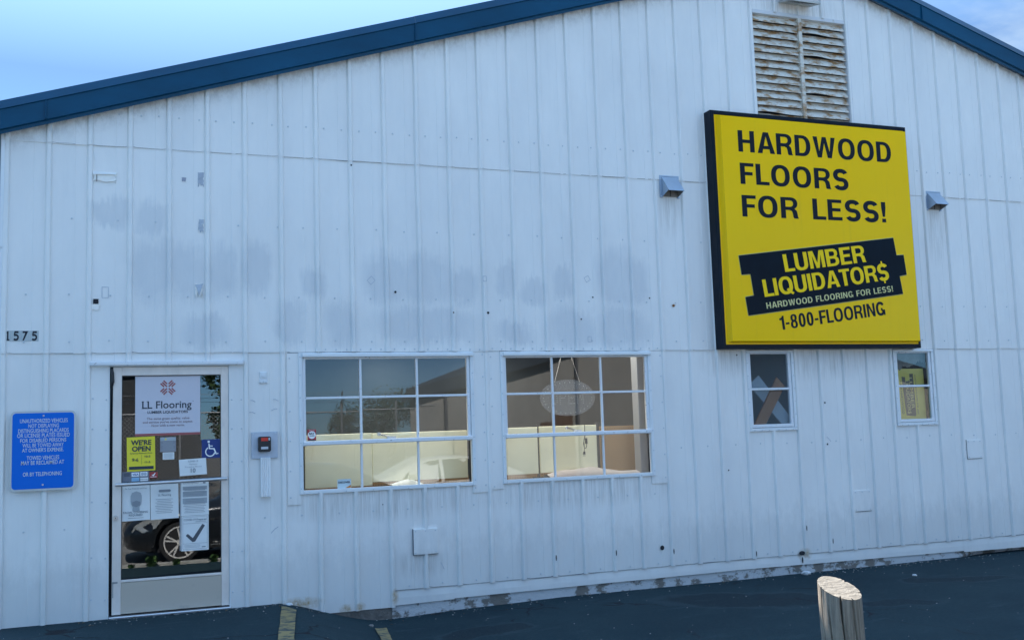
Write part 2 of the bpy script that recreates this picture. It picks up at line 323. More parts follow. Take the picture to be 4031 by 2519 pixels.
def strip(name, pts_l, pts_r, m, dz=.006, **kw):
    b = MB(); n = 14
    def at(pts, t):
        s_ = t*(len(pts)-1); i = min(int(s_), len(pts)-2); u = s_-i
        return Vector(pts[i]).lerp(Vector(pts[i+1]), u)
    vs = []
    for k in range(n+1):
        for q in range(4):
            p = at(pts_l, k/n).lerp(at(pts_r, k/n), q/3); e = .008*noise.noise((p.x*9+q, p.y*9, 3)) if q in (0,3) else 0
            vs.append((p.x+e, p.y, GZ(p.x,p.y)+dz+.004))
    fs = [(k*4+q, k*4+q+1, (k+1)*4+q+1, (k+1)*4+q) for k in range(n) for q in range(3)]
    b.add(vs, fs); o = b.build(name, m, smooth=True); return o
tag(strip('parking_line', [(1.775,-.20),(1.56,-1.48),(1.30,-3.2)], [(1.875,-.31),(1.66,-1.53),(1.40,-3.25)], LINE), kind='structure')
tag(strip('parking_line', [(2.46,-.52),(2.385,-1.06),(2.15,-3.0)], [(2.575,-.44),(2.465,-1.09),(2.24,-3.0)], LINE), kind='structure')
def blob_patch(name, cx, cy, rx, ry, ang, m, seed, dz=.009):
    b = MB(); vs = [(cx,cy,GZ(cx,cy)+dz)]; n = 64
    for i in range(n):
        a = 2*math.pi*i/n; r = 1+.22*noise.noise((math.cos(a)*2.2+seed, math.sin(a)*2.2, seed))+.10*noise.noise((math.cos(a)*7, math.sin(a)*7+seed, 1))
        x = rx*r*math.cos(a); y = ry*r*math.sin(a); X = cx+x*math.cos(ang)-y*math.sin(ang); Y = cy+x*math.sin(ang)+y*math.cos(ang)
        vs.append((X, Y, GZ(X,Y)+dz-.003))
    b.add(vs, [(0,i+1,(i+1)%n+1) for i in range(n)]); return tag(b.build(name, m), kind='structure')
ROADM = mat('road_surface', (.16,.16,.155), .9, var=.15, scale=1.5, bump=.4, bscale=60, bdist=.004)
rd = MB(); rd.quad((-300,-18.5,-.462),(300,-18.5,-.462),(300,-8.9,-.462),(-300,-8.9,-.462)); tag(rd.build('road', ROADM), kind='structure')
vg = MB(); vg.quad((-300,-300,-.460),(300,-300,-.460),(300,-18.6,-.460),(-300,-18.6,-.460)); tag(vg.build('dry_lot', mat('dry_dirt', (.075,.072,.066), .95, var=.2, scale=.3)), kind='structure')
KERB = mat('kerb_concrete', (.30,.30,.28), .9, var=.15, scale=8, bump=.4, bscale=30)
kb = MB()
for i in range(6): kb.bbox(-6+i*3, -3.01+i*3, -8.80, -8.62, -.60, -.40, .01)
tag(kb.build('kerb', KERB), kind='structure')

# ------------------------------------------------------------------ building
B = E('warehouse_building', (7.3, 0, 0), 'white metal-sided warehouse shop with a blue gable roof edge', 'building')
P = 0.3048
def zroof(x): return 4.078+.317*x if x < 7.3 else 6.392-.3085*(x-7.3)
XL, XR = -.335, 14.95
def siding(name, x0, x1, z0, z1, y=0.0, ribs=None, lap=True, seed=0, jit=.0012, rib_lo=None):
    """ribbed sheet; z1 may be a function; y = face plane, ribs stand proud toward -Y"""
    f1 = z1 if callable(z1) else (lambda x: z1)
    cols = []      # (x, dy, isrib)
    ks = [k for k in range(-1, 51) if x0-.001 <= k*P <= x1+.001] if ribs is None else ribs
    xs = []
    for k in ks:
        c = k*P
        for dx, dy in ((-.112,0),(-.108,-.0025),(-.030,-.0015),(-.026,0),(-.0150,-.0225),(-.010,-.0255),(.010,-.0255),(.0150,-.0225),(.024,0),(.029,-.001)):
            if x0 < c+dx < x1: xs.append((c+dx, dy))
    for e in (x0, x1): xs.append((e, 0))
    n = int((x1-x0)/.1)
    for i in range(1, n):
        x = x0+(x1-x0)*i/n
        if all(abs(x-a[0]) > .02 for a in xs): xs.append((x, 0))
    xs.sort()
    zn = max(2, int((max(f1(x0), f1(x1))-z0)/.16))
    b = MB(); vs = []
    for j in range(zn+1):
        for (x, dy) in xs:
            z = z0+(f1(x)-z0)*j/zn
            w = .006*noise.noise((x*2.1, z*.9, seed))
            if dy < -.01: w += 0
            xx = x+(jit*3*noise.noise((round(x/P)*3.3, z*1.4, 7)) if x0+.01 < x < x1-.01 else 0)
            zz = z + (.006*noise.noise((x*3.3, seed, 2)) if j == 0 and lap else 0)
            vs.append((xx, y+dy+w*.8, zz))
    m = len(xs)
    fs = [(j*m+i, j*m+i+1, (j+1)*m+i+1, (j+1)*m+i) for j in range(zn) for i in range(m-1)]
    b.add(vs, fs)
    if lap:   # bottom return of the sheet
        bot = vs[:m]; b.add(bot+[(x, y+.012, z+.001) for x, _, z in bot], [(i, i+m, i+1+m, i+1) for i in range(m-1)])
    return b, ks
def screws(b, pts, y, r=.0065):
    for x, z in pts:
        y2 = y-.005
        b.add([(x+r*math.cos(a), y2, z+r*math.sin(a)) for a in [i*math.pi/3 for i in range(6)]]+[(x+r*1.25*math.cos(a), y, z+r*1.25*math.sin(a)) for a in [i*math.pi/3 for i in range(6)]],
              [tuple(range(6))]+[(i, i+6, (i+1)%6+6, (i+1)%6) for i in range(6)], 1)
def rnd(a): return random.uniform(-a, a)
O0 = (0, 0, 0)
VX0, VX1, VZ0, VZ1 = 6.73, 7.91, 4.60, 5.83       # gable vent opening
# upper sheets
def top_sheet(x0, x1, z0, seed): 
    b, ks = siding('upper_siding', x0, x1, z0, lambda x: zroof(x)+.06, -.010, seed=seed, lap=True); return b
ub = MB()
def merge(dst, src):
    o = len(dst.v); dst.v += src.v; dst.f += [tuple(i+o for i in f) for f in src.f]; dst.m += src.m
# the first bay has no upper seam: treated as the same sheet line
merge(ub, top_sheet(XL, VX0, 3.94, 1))
b_, _ = siding('u', VX0, VX1, VZ1, lambda x: zroof(x)+.06, -.010, seed=1, lap=False); merge(ub, b_)
b_, _ = siding('u', VX0, VX1, 3.94, VZ0, -.010, seed=1); merge(ub, b_)
merge(ub, top_sheet(VX1, XR, 3.94, 1))
sp = []
for k in range(-1, 49):
    c = k*P
    if c > XR-.2: break
    for q in (.25, .75):
        x = c+P*q
        if XL < x: sp.append((x+rnd(.012), 4.22+rnd(.006)))
    for z in (4.06, 4.9, 5.6):
        if z < zroof(c)-.1 and c > XL: sp.append((c-.002, z+rnd(.08)))
sp = [(x, z) for x, z in sp if not (VX0-.02 < x < VX1+.02 and VZ0 < z < VZ1+.02)]
screws(ub, sp, -.014); 
ub.build('upper_siding', [SID, SCREW], B, loc=O0)
# middle sheets
mb_, ks = siding('m', XL, XR, 2.25, 3.955, -.004, seed=4)
sp = []
for k in range(-1, 49):
    c = k*P; x = c+P*.5
    if x > XR-.2: break
    for z in (2.345, 2.72): sp.append((x+rnd(.012), z+rnd(.006)))
    if 0 <= k <= 22: sp.append((x+.07+rnd(.07), 3.33+rnd(.006)))
    for z in (2.29, 2.42, 2.95, 3.5): sp.append((c-.002, z+rnd(.05)))
    if k in range(7, 18):
        for q in (.2, .5, .8): sp.append((c+P*q, 2.272+rnd(.004)))
screws(mb_, [(x,z) for x,z in sp if x > XL+.02], -.008)
# flared rib ends over the windows
for k in list(range(7, 12))+list(range(13, 18)):
    c = k*P
    mb_.add([(c-.030,-.008,2.252),(c+.030,-.008,2.252),(c+.013,-.026,2.30),(c-.013,-.026,2.30),(c-.022,-.030,2.254),(c+.022,-.030,2.254),(c+.011,-.0255,2.32),(c-.011,-.0255,2.32)],
            [(0,4,3),(4,5,2,3),(5,1,2),(3,2,6,7),(0,1,5,4)])
mb_.build('middle_siding', [SID, SCREW], B, loc=O0)
# lower sheets
lb = MB()
def low(x0, x1, z0, z1, y=.004, ribs=None, seed=9, lap=True):
    b_, ks_ = siding('l', x0, x1, z0, z1, y, ribs, lap, seed); merge(lb, b_)
low(XL, .345, .03, 2.262)
low(.345, 1.50, 2.158, 2.262)
low(1.50, 1.87, .03, 2.262)
low(1.87, 2.765, .055, 1.06)
low(2.765, 3.50, .192, 1.06)
low(3.50, 3.79, .192, 2.262)
low(3.79, 5.30, .192, 1.06)
low(5.30, 6.42, .192, 2.262)
low(6.42, 6.985, .192, 1.44)
low(6.985, 8.27, .192, 2.262)
low(8.27, 8.81, .192, 1.44)
low(8.81, XR, .192, 2.262)
sp = []
for k in range(-1, 49):
    c = k*P; x = c+P*.5
    if x > XR-.3: break
    if k >= 9: sp.append((x+rnd(.01), .225+rnd(.004)))
    if not (.3 < x < 1.5):
        sp.append((x+rnd(.01), .88 if x < 5.4 else 1.31+rnd(.01)))
    if not (.3 < c < 1.5):
        for z in (.42, .80, 1.35, 1.72, 1.95):
            if z < .95 or c < 1.9 or k == 12 or c > 5.4: sp.append((c-.003, z+rnd(.07)))
sp = [(x,z) for x,z in sp if x > XL+.02 and not (1.9<x<5.32 and .95<z<2.3 and not 3.6<x<3.7) and not (6.35<x<7.05 and z>1.38) and not (8.2<x<8.87 and z>1.38)]
screws(lb, sp, .001)
lb.build('lower_siding', [SID, SCREW], B, loc=O0)
# lap joints: dark strips stand in for the shadow gap, plus dirt
jb = MB()
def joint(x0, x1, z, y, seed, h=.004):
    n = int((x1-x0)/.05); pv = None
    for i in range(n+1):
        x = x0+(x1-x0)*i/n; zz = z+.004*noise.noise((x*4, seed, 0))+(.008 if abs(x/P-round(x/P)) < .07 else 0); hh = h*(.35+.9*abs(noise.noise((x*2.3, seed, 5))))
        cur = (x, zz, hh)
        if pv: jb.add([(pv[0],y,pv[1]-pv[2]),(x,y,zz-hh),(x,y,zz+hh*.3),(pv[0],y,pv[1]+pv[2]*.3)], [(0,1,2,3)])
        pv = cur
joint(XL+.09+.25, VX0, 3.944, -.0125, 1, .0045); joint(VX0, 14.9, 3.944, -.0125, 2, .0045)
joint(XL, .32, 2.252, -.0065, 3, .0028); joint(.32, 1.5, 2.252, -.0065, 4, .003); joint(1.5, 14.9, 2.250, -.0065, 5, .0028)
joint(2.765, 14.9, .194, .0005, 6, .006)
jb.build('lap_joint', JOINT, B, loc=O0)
# flat sheet-metal panels round door and windows
pts = []
for z in (.30,.62,1.05,1.35,1.62,1.86): pts += [(1.41, z), (1.487, z), (.34, z+.03), (.44, z+.02)]
for z in (1.03,1.25,1.5,1.75,2.0,2.2): pts += [(1.885,z),(3.52,z),(3.62,z+.02),(3.70,z),(5.45,z)]
for (x0, x1, z0, z1) in [(.325,.458,.03,2.150),(1.392,1.503,.03,2.150),(1.862,1.970,.967,2.244),(3.497,3.641,.985,2.244),(3.676,3.79,1.005,2.244),(5.300,5.469,.974,2.244)]:
    fb = MB(); fb.bbox(x0, x1, -.006, .006, z0, z1, .002)
    screws(fb, [(x, z) for x, z in pts if x0 < x < x1 and z < z1-.01 and z > z0+.01], -.006)
    fb.build('flat_panel', [SID, SCREW], B, loc=O0)
# base flashing, slightly stepped sections
fl = MB()
def flash(x0, x1, z0a, z0b, y):
    n = 40; vs = []
    for i in range(n+1):
        x = x0+(x1-x0)*i/n; zb = z0a+(z0b-z0a)*i/n+.003*noise.noise((x*2, 3, y))
        vs += [(x, y-.006, zb), (x, y-.006+.003*noise.noise((x*3,1,1)), .13), (x, y, .20), (x, y+.03, zb+.002)]
    fs = []
    for i in range(n):
        a = i*4; c = a+4; fs += [(a,c,c+1,a+1),(a+1,c+1,c+2,a+2),(a+3,c+3,c,a)]
    fl.add(vs, fs)
flash(2.765, 3.30, .068, .074, .012); flash(3.295, 6.2, .082, .095, .009); flash(6.195, 9.05, .095, .075, .012); flash(9.045, XR, .062, .03, .009)
fl.build('base_flashing', SID, B, loc=O0)
fd = MB(); n = 90; vs = []
for i in range(n+1):
    x = 1.9+(XR-1.9)*i/n; w = .006*noise.noise((x*5, 0, 1))
    brk = .10*sm((x-9.0)/.35)
    vs += [(x, .016+w+brk*.9, -.12), (x, .020+w*.5+brk, .01+.01*noise.noise((x*4,1,1))), (x, .022+brk*.3, .11)]
fs = [(i*3+j, (i+1)*3+j, (i+1)*3+j+1, i*3+j+1) for i in range(n) for j in range(2)]
fd.add(vs, fs)
fd.build('foundation', CONC, B, loc=O0)
rw = MB(); rw.bbox(2.18, 2.74, .012, .03, -.12, .052, .002); rw.build('bare_foundation', RAWC, B, loc=O0)
# corner trim
ct = MB(); ct.bbox(XL-.012, XL+.036, -.024, .05, 3.08, zroof(XL)+.02, .004); ct.bbox(XL-.014, XL+.017, -.020, .05, .0, 3.078, .003)
ct.build('corner_trim', TRIM, B, loc=O0)
# shell: side walls, rear wall, floor, roof
sh = MB(); DEP = 24.0
sh.quad((XL,.02,-.2),(XL,DEP,-.2),(XL,DEP,zroof(XL)),(XL,.02,zroof(XL)))
sh.quad((XR,DEP,-.2),(XR,.02,-.2),(XR,.02,zroof(XR)),(XR,DEP,zroof(XR)))
sh.add([(XL,DEP,-.2),(XR,DEP,-.2),(XR,DEP,zroof(XR)),(7.3,DEP,6.392),(XL,DEP,zroof(XL))], [(4,3,2,1,0)])
sh.build('side_and_rear_walls', SID, B, loc=O0)
OV = .42
rf = MB()
def rafter(x): return zroof(x)+.17
for xa, xb in ((XL-OV, 7.3), (7.3, XR+OV)):
    n = 16
    for i in range(n):
        a = xa+(xb-xa)*i/n; c = xa+(xb-xa)*(i+1)/n
        rf.quad((a,-.05,rafter(a)),(c,-.05,rafter(c)),(c,DEP+.2,rafter(c)),(a,DEP+.2,rafter(a)))
        rf.quad((a,-.05,rafter(a)-.14),(a,DEP+.2,rafter(a)-.14),(c,DEP+.2,rafter(c)-.14),(c,-.05,rafter(c)-.14))
for x in (XL-OV, XR+OV): rf.box(x-.06, x+.06, -.05, DEP+.2, rafter(x)-.17, rafter(x)+.03)
rf.build('roof', ROOFM, B, loc=O0)
# rake fascia (profile swept along both slopes)
fa = MB()
prof = [(-.006,.03),(-.075,.0),(-.088,-.004),(-.092,.024),(-.118,.030),(-.124,.185),(-.135,.190),(-.102,.268),(-.085,.273),(.05,.258)]
def sweep(xa, xb, top_add):
    n = 18; m = len(prof); vs = []
    for i in range(n+1):
        x = xa+(xb-xa)*i/n; zb = zroof(x) if xb > 7.3 or xa < 7.29 else zroof(x)
        for (y, z) in prof: vs.append((x, y+.0015*noise.noise((x*1.5, z*9, 0)), zb+z*top_add))
    fs = [(i*m+j, (i+1)*m+j, (i+1)*m+j+1, i*m+j+1) for i in range(n) for j in range(m-1)]
    fa.add(vs, fs)
sweep(XL-OV, 3.03, .98); sweep(3.031, 7.3, .985); sweep(7.3, 11.6, 1.03); sweep(11.601, XR+OV, 1.03)
fa.build('rake_fascia', FASC, B, loc=O0)
for x in (-.02, 3.03, 6.08, 8.9, 11.6):
    rs = MB(); rs.box(x-.004, x+.004, -.1375, -.10, zroof(x)+.03, zroof(x)+.19); rs.build('fascia_seam', FASC, B, loc=O0)
# faint covered openings
cv = MB()
for (x0,x1,z0,z1,y) in [(2.934,3.151,.483,.701,-.0215),(7.640,7.855,.574,.788,-.002),(9.190,9.392,1.050,1.254,-.002)]:
    c_ = MB(); c_.bbox(x0,x1,y-.003,.02,z0,z1,.0025)
    screws(c_, [(x0+.018,z0+.018),(x1-.018,z0+.018),(x0+.018,z1-.018),(x1-.018,z1-.018),((x0+x1)/2,z1-.016)], y-.003, .0055)
    c_.box(x0-.004,x0-.0005,y+.001,.012,z0-.004,z1+.003,2); c_.box(x0-.0005,x1+.003,y+.001,.012,z0-.005,z0-.0005,2)
    c_.build('cover_plate', [SID, SCREW, JOINT], B, loc=O0)
# small bore holes and cracks in the sheets
def disc(b, x, z, r, y, n=12, sx=1, sz=1, seed=0, mi=0):
    b.add([(x+r*sx*math.cos(a)*(1+.25*noise.noise((math.cos(a)+seed,math.sin(a),seed))), y, z+r*sz*math.sin(a)) for a in [i*2*math.pi/n for i in range(n)]], [tuple(range(n))], mi)
def hole(x, z, r, y, n=12, sx=1, sz=1, seed=0):
    hb = MB(); disc(hb, x, z, r, y, n, sx, sz, seed); hb.build('hole', GAP, B, loc=O0)
for i,(x,z,r) in enumerate([(5.375,.37,.022),(2.82,2.78,.011),(7.33,1.70,.010),(7.33,1.277,.010),(3.68,2.60,.012),(4.57,3.91,.008),(2.44,3.9,.008),(3.35,2.60,.007),(4.75,2.76,.008),(5.36,2.76,.008),(6.32,2.2,.008),(6.154,1.065,.008),(2.67,.93,.005),(4.62,2.55,.008)]):
    hole(x, z, r, -.0325 if abs(x/P-round(x/P))<.08 else -.0145 if z>2.25 else -.007, seed=i)
hole(6.955, .205, .028, -.010, 10, 1.3, .8, 4); hole(6.96, .135, .011, -.006, 8, .8, 3.0, 4)
for x, z in ((6.41,.24),(4.88,.36),(5.49,.33),(4.27,.36),(7.33,.30),(7.02,.45)): hole(x, z, .008, -.0245, 8, .7, 3.5, x)

# ---- windows
def window(x0, x1, z0, z1, kind):
    f = MB()       # outer flange + frame
    fw_ = .032
    f.bbox(x0, x0+fw_, -.020, .03, z0, z1, .003); f.bbox(x1-fw_, x1, -.020, .03, z0, z1, .003)
    f.bbox(x0+fw_, x1-fw_, -.019, .03, z0, z0+fw_, .003); f.bbox(x0+fw_, x1-fw_, -.019, .03, z1-.022, z1, .003)
    pts = [(x0+.012, z0+(z1-z0)*t) for t in (.04,.2,.36,.52,.68,.84,.97)]+[(x1-.012, z0+(z1-z0)*t) for t in (.04,.2,.36,.52,.68,.84,.97)]+[(x0+(x1-x0)*t, z0+.010) for t in (.1,.25,.4,.6,.75,.9)]
    screws(f, pts, -.020, .005)
    w = f.build('window', [TRIM, SCREW], B, loc=O0); return w
def bars(b, xs, z0, z1, w, y0, y1):
    for x in xs: b.bbox(x-w/2, x+w/2, y0, y1, z0, z1, .003)
for (x0, x1, xm) in ((1.960, 3.528, (2.496, 3.003)), (3.787, 5.337, (4.306, 4.808))):
    w = window(x0, x1, 1.052, 2.246, 0)
    ia, ib = x0+.034, x1-.034
    hd = MB(); hd.bbox(x0+.028, x1-.004, -.040, -.0205, 2.206, 2.236, .004); hd.build('head_drip', TRIM, w, loc=O0)
    s = MB()
    zt, zb, zm = 2.208, 1.452, 1.848      # vented upper sash
    s.bbox(ia, ia+.026, -.006, .028, zb, zt, .003); s.bbox(ib-.026, ib, -.006, .028, zb, zt, .003)
    s.bbox(ia+.026, ib-.026, -.006, .028, zt-.018, zt, .003)
    s.bbox(ia-.002, ib+.008, -.030, .028, 1.457, 1.494, .006)
    s.build('sash', CHIP, w, loc=O0)
    mu = MB(); bars(mu, xm, 1.4945, zt-.019, .020, -.004, .02)
    segs = [ia+.026, xm[0]-.011, xm[0]+.011, xm[1]-.011, xm[1]+.011, ib-.026]
    for a, c in ((segs[0],segs[1]),(segs[2],segs[3]),(segs[4],segs[5])): mu.bbox(a, c, -.003, .02, zm, zm+.020, .003)
    bars(mu, xm, 1.085, 1.4565, .018, .0, .022)
    mu.build('muntin', CHIP, w, loc=O0)
    p = MB()
    xsp = [ia+.02, xm[0], xm[1], ib-.02]
    for i in range(3):
        for (za, zc, yy) in ((1.48, 1.86, .012), (1.86, zt-.01, .012), (1.082, 1.470, .018)):
            t1, t2 = rnd(.0012), rnd(.0012)      # each pane sits a hair out of plane
            p.quad((xsp[i],yy+t1,za),(xsp[i+1],yy-t1,za),(xsp[i+1],yy-t1+t2,zc),(xsp[i],yy+t1+t2,zc))
    p.build('pane', GLASS, w, loc=O0)
    hx = 2.66 if x0 < 3 else 4.45
    h = MB(); h.tube([(hx,.035,1.532),(hx+.05,.04,1.522),(hx+.09,.04,1.510)], [.009,.007,.009], 8); h.cyl((hx,.03,1.534),(hx,.045,1.534), .016, n=14)
    h.box(hx+.07, hx+.15, .03, .05, 1.492, 1.512); h.build('latch_handle', CHROME, w, loc=O0)
for idx, (x0, x1, z0) in enumerate(((6.418, 6.988, 1.433), (8.262, 8.804, 1.434))):
    w = window(x0, x1, z0, 2.247, 1)
    s = MB(); ia, ib = x0+.034, x1-.034; zt = 2.222
    s.bbox(ia, ia+.022, -.010, .028, z0+.045, zt, .003); s.bbox(ib-.034, ib, -.010, .028, z0+.045, zt, .003)
    s.bbox(ia, ib, -.012, .028, z0+.036, z0+.068, .004); s.bbox(ia+.022, ib-.034, -.010, .028, zt-.014, zt, .003)
    s.bbox(ia+.022, ib-.034, -.008, .024, 1.842, 1.866, .004)
    s.build('sash', CHIP, w, loc=O0)
    hd = MB(); hd.bbox(x0+.01, x1-.03, -.030, -.0205, 2.222, 2.240, .003); hd.build('head_drip', TRIM, w, loc=O0)
    p = MB(); yy = .012
    if idx == 0: p.box(ia+.02, ib-.03, yy, yy+.004, z0+.06, 1.85); p.box(ia+.02, ib-.03, yy, yy+.004, 1.855, zt-.01)
    else: p.quad((ia+.02,yy,z0+.06),(ib-.03,yy,z0+.06),(ib-.03,yy,zt-.01),(ia+.02,yy,zt-.01))
    p.build('pane', FROST if idx == 0 else GLASS, w, loc=O0)

# ---- door
dg = MB()
dg.bbox(.458, .466, -.010, .06, .165, 2.146, .002); dg.bbox(1.385, 1.393, -.010, .06, .165, 2.146, .002)
dg.bbox(.466, 1.385, .0, .06, 2.141, 2.147, .002)
dframe = dg.build('door_frame', TRIM, B, loc=O0)
hd = MB(); hd.bbox(.316, 1.502, -.045, .004, 2.150, 2.182, .005); hd.box(.32, 1.50, -.040, .004, 2.1475, 2.150, 0); hd.build('door_header', CHIP, B, loc=O0)
th = MB(); th.bbox(.466, 1.392, -.055, .06, .168, .190, .006); th.build('door_threshold', CHROME, B, loc=O0)
gp = MB(); gp.box(.466, .4895, .045, .06, .19, 2.141); gp.box(.4895, 1.385, .052, .06, .19, .197); gp.build('door_gap', GAP, B, loc=O0)
d = MB()
d.bbox(.489, .556, .004, .048, .197, 2.139, .003); d.bbox(1.323, 1.384, .004, .048, .197, 2.139, .003)
d.bbox(.556, 1.323, .005, .048, 2.070, 2.139, .003); d.bbox(.556, 1.323, .005, .048, .442, .462, .003)
door = d.build('door', ALU, B, loc=O0)
k_ = MB(); k_.bbox(.556, 1.323, .009, .048, .199, .441, .003); k_.build('kick_plate', ALUD, door, loc=O0)
gl = MB(); gl.quad((.552,.024,.458),(1.326,.024,.458),(1.326,.024,2.073),(.552,.024,2.073)); gl.build('door_pane', DGLASS, door, loc=O0)
gs = MB()
for a in ((.556,.561,.462,2.07),(1.318,1.323,.462,2.07)): gs.box(a[0],a[1],.012,.03,a[2],a[3])
gs.box(.561,1.318,.012,.03,2.065,2.07); gs.box(.561,1.318,.012,.03,.462,.467); gs.build('gasket', BLK, door, loc=O0)
pb = MB(); pb.tube([(.512,-.040,1.206),(.75,-.052,1.208),(1.1,-.052,1.212),(1.364,-.040,1.216)], .014, 14)
for x in (.53, 1.348): pb.cyl((x,.006,1.206+(x-.5)*.01),(x,-.045,1.206+(x-.5)*.01), .010, n=10)
pb.build('pull_bar', CHROME, door, smooth=False, loc=O0)
lk = MB(); lk.cyl((.513,.006,.948),(.513,-.006,.948), .020, n=20); lk.cyl((.513,-.006,.948),(.513,-.009,.948), .013, n=16); lk.box(.511,.515,-.0105,-.009,.940,.952,1)
lk.build('lock_cylinder', [CHROME, BLK], door, loc=O0)
hg = MB(); hg.tube([(.474,.0,2.13),(.484,-.014,2.09),(.486,-.012,2.02),(.476,.0,1.97)], [.012,.014,.014,.009], 8); hg.cyl((.474,.0,1.97),(.470,.0,1.80), .005, .002, n=6)
hg.build('hinge', BLK, door, loc=O0)
tp = MB(); tp.box(.492,.532,.0015,.004,.438,.452); tp.box(.494,.50,.0015,.004,.33,.45); tp.build('tape_residue', mat('grey_tape',(.30,.30,.30),.6), door, loc=O0)

# ---- gable vent
RUST = mat('rusty_white_slats', (.68,.65,.58), .6, col2=(.36,.20,.08), thr=(.47,.62), scale=13, bump=.3, bscale=40, bdist=.003, stretch=(.6,1,1.3))
v = MB()
v.bbox(VX0-.045, VX0, -.024, .05, VZ0, VZ1+.012, .003); v.bbox(VX1, VX1+.045, -.024, .05, VZ0, VZ1+.012, .003)
v.bbox(VX0, VX1, -.022, .05, VZ1-.03, VZ1+.012, .003)
vent = v.build('gable_vent', mat('vent_frame_paint', (.63,.65,.68), .5, col2=(.40,.30,.18), thr=(.60,.72), scale=9), B, loc=O0)
bk = MB(); bk.box(VX0, VX1, .10, .12, VZ0, VZ1); bk.build('vent_backing', GAP, vent, loc=O0)
ml = MB(); xm = (VX0+VX1)/2; ml.bbox(xm-.022, xm+.022, -.030, .05, VZ0, VZ1-.031, .003); ml.build('mullion', RUST, vent, loc=O0)
pitch = .0825
for side, (xa, xb) in enumerate(((VX0+.004, xm-.024), (xm+.024, VX1-.004))):
    s = MB(); z = VZ1-.030; i = 0
    while z-pitch > VZ0-.05:
        n = 10; vs = []
        bend = random.choice((0,0,0,1)) if side == 0 else random.choice((0,0,0,0,1))
        for q in range(n+1):
            t = q/n; x = xa+(xb-xa)*t
            dd = bend*(.022*math.exp(-((t-.25)/.3)**2))+.003*noise.noise((t*4, i, side))
            vs += [(x, .034, z+.010), (x, -.012-dd*.5, z-pitch+.012+dd*.6), (x, -.012-dd*.5, z-pitch+.002+dd*.6)]
        fs = [(q*3+j, (q+1)*3+j, (q+1)*3+j+1, q*3+j+1) for q in range(n) for j in range(2)]
        fs = [tuple(reversed(f)) for f in fs]
        s.add(vs, fs); z -= pitch; i += 1
    s.build('louvre_slats', RUST, vent, loc=O0)

# ------------------------------------------------------------------ text
def bfont(body, bold=0.0):
    cu = bpy.data.curves.new('t', 'FONT'); cu.body = body; cu.size = 1; cu.offset = bold; cu.resolution_u = 3
    ob = bpy.data.objects.new('t', cu); me = bpy.data.meshes.new_from_object(ob)
    vs = [tuple(v.co[:2]) for v in me.vertices]; fs = [tuple(p.vertices) for p in me.polygons]
    bpy.data.objects.remove(ob); bpy.data.curves.remove(cu); bpy.data.meshes.remove(me)
    return vs, fs
CAPH = max(v[1] for v in bfont('H')[0])
def place(b, vs, fs, capsize, P0, P1, P3, y, mi=0, x0=None, x1=None, zs=None):
    """affine map: baseline-left P0, baseline-right P1, cap-height-left P3 (XZ)"""
    if x0 is None: x0 = min(v[0] for v in vs)
    if x1 is None: x1 = max(v[0] for v in vs)
    o = []
    for i, v in enumerate(vs):
        a = (v[0]-x0)/(x1-x0); c = v[1]/capsize
        o.append((P0[0]+a*(P1[0]-P0[0])+c*(P3[0]-P0[0]), y-(zs[i] if zs else 0), P0[1]+a*(P1[1]-P0[1])+c*(P3[1]-P0[1])))
    b.add(o, fs, mi)
def txt(b, body, x0, x1, z0, z1, y, mi=0, bold=0.0):
    vs, fs = bfont(body, bold); place(b, vs, fs, CAPH, (x0, z0), (x1, z0), (x0, z1), y, mi)
def ctxt(b, body, xc, z0, h, y, mi=0, bold=0.0, wide=1.0):
    vs, fs = bfont(body, bold); w = (max(v[0] for v in vs)-min(v[0] for v in vs))*h/CAPH*wide
    place(b, vs, fs, CAPH, (xc-w/2, z0), (xc+w/2, z0), (xc-w/2, z0+h), y, mi)
# grotesque bold glyphs drawn here as outlines (cap height 1)
T = .185
def ell(cx, cy, rx, ry, a0, a1, n=20, p=2.35):
    o = []
    for i in range(n+1):
        a = R(a0+(a1-a0)*i/n); c, s_ = math.cos(a), math.sin(a)
        o.append((cx+rx*math.copysign(abs(c)**(2/p), c), cy+ry*math.copysign(abs(s_)**(2/p), s_)))
    return o
def strk(pts, t=None):
    t = t or T
    L, Rr = [], []
    for i, p in enumerate(pts):
        a = Vector(pts[max(i-1,0)]); c = Vector(pts[min(i+1,len(pts)-1)]); dv = (c-a).normalized(); nn = Vector((-dv.y, dv.x))
        if 0 < i < len(pts)-1:
            d1 = (Vector(p)-a).normalized(); cs = max(.5, dv.dot(d1)); 
        else: cs = 1
        k = t/2/cs; L.append((p[0]+nn.x*k, p[1]+nn.y*k)); Rr.append((p[0]-nn.x*k, p[1]-nn.y*k))
    return L+Rr[::-1]
def ring(w, h=1.0, y0=0.0, t=None, th=None):
    t = t or T; th = th or T*.86
    return [ell(w/2, y0+h/2, w/2, h/2, 0, 355, 44), ell(w/2, y0+h/2, w/2-t, h/2-th, 0, 355, 44)]
def S_path(w, y0=0.0, h=1.0, t=None):
    t = t or T
    ry = (h-t*.9)/4; rx = (w-t)/2; yc = y0+h/2
    return ell(w/2, yc+ry, rx, ry, 22, 270, 22, 2.2)+ell(w/2, yc-ry, rx, ry, 90, -158, 22, 2.2)[1:]
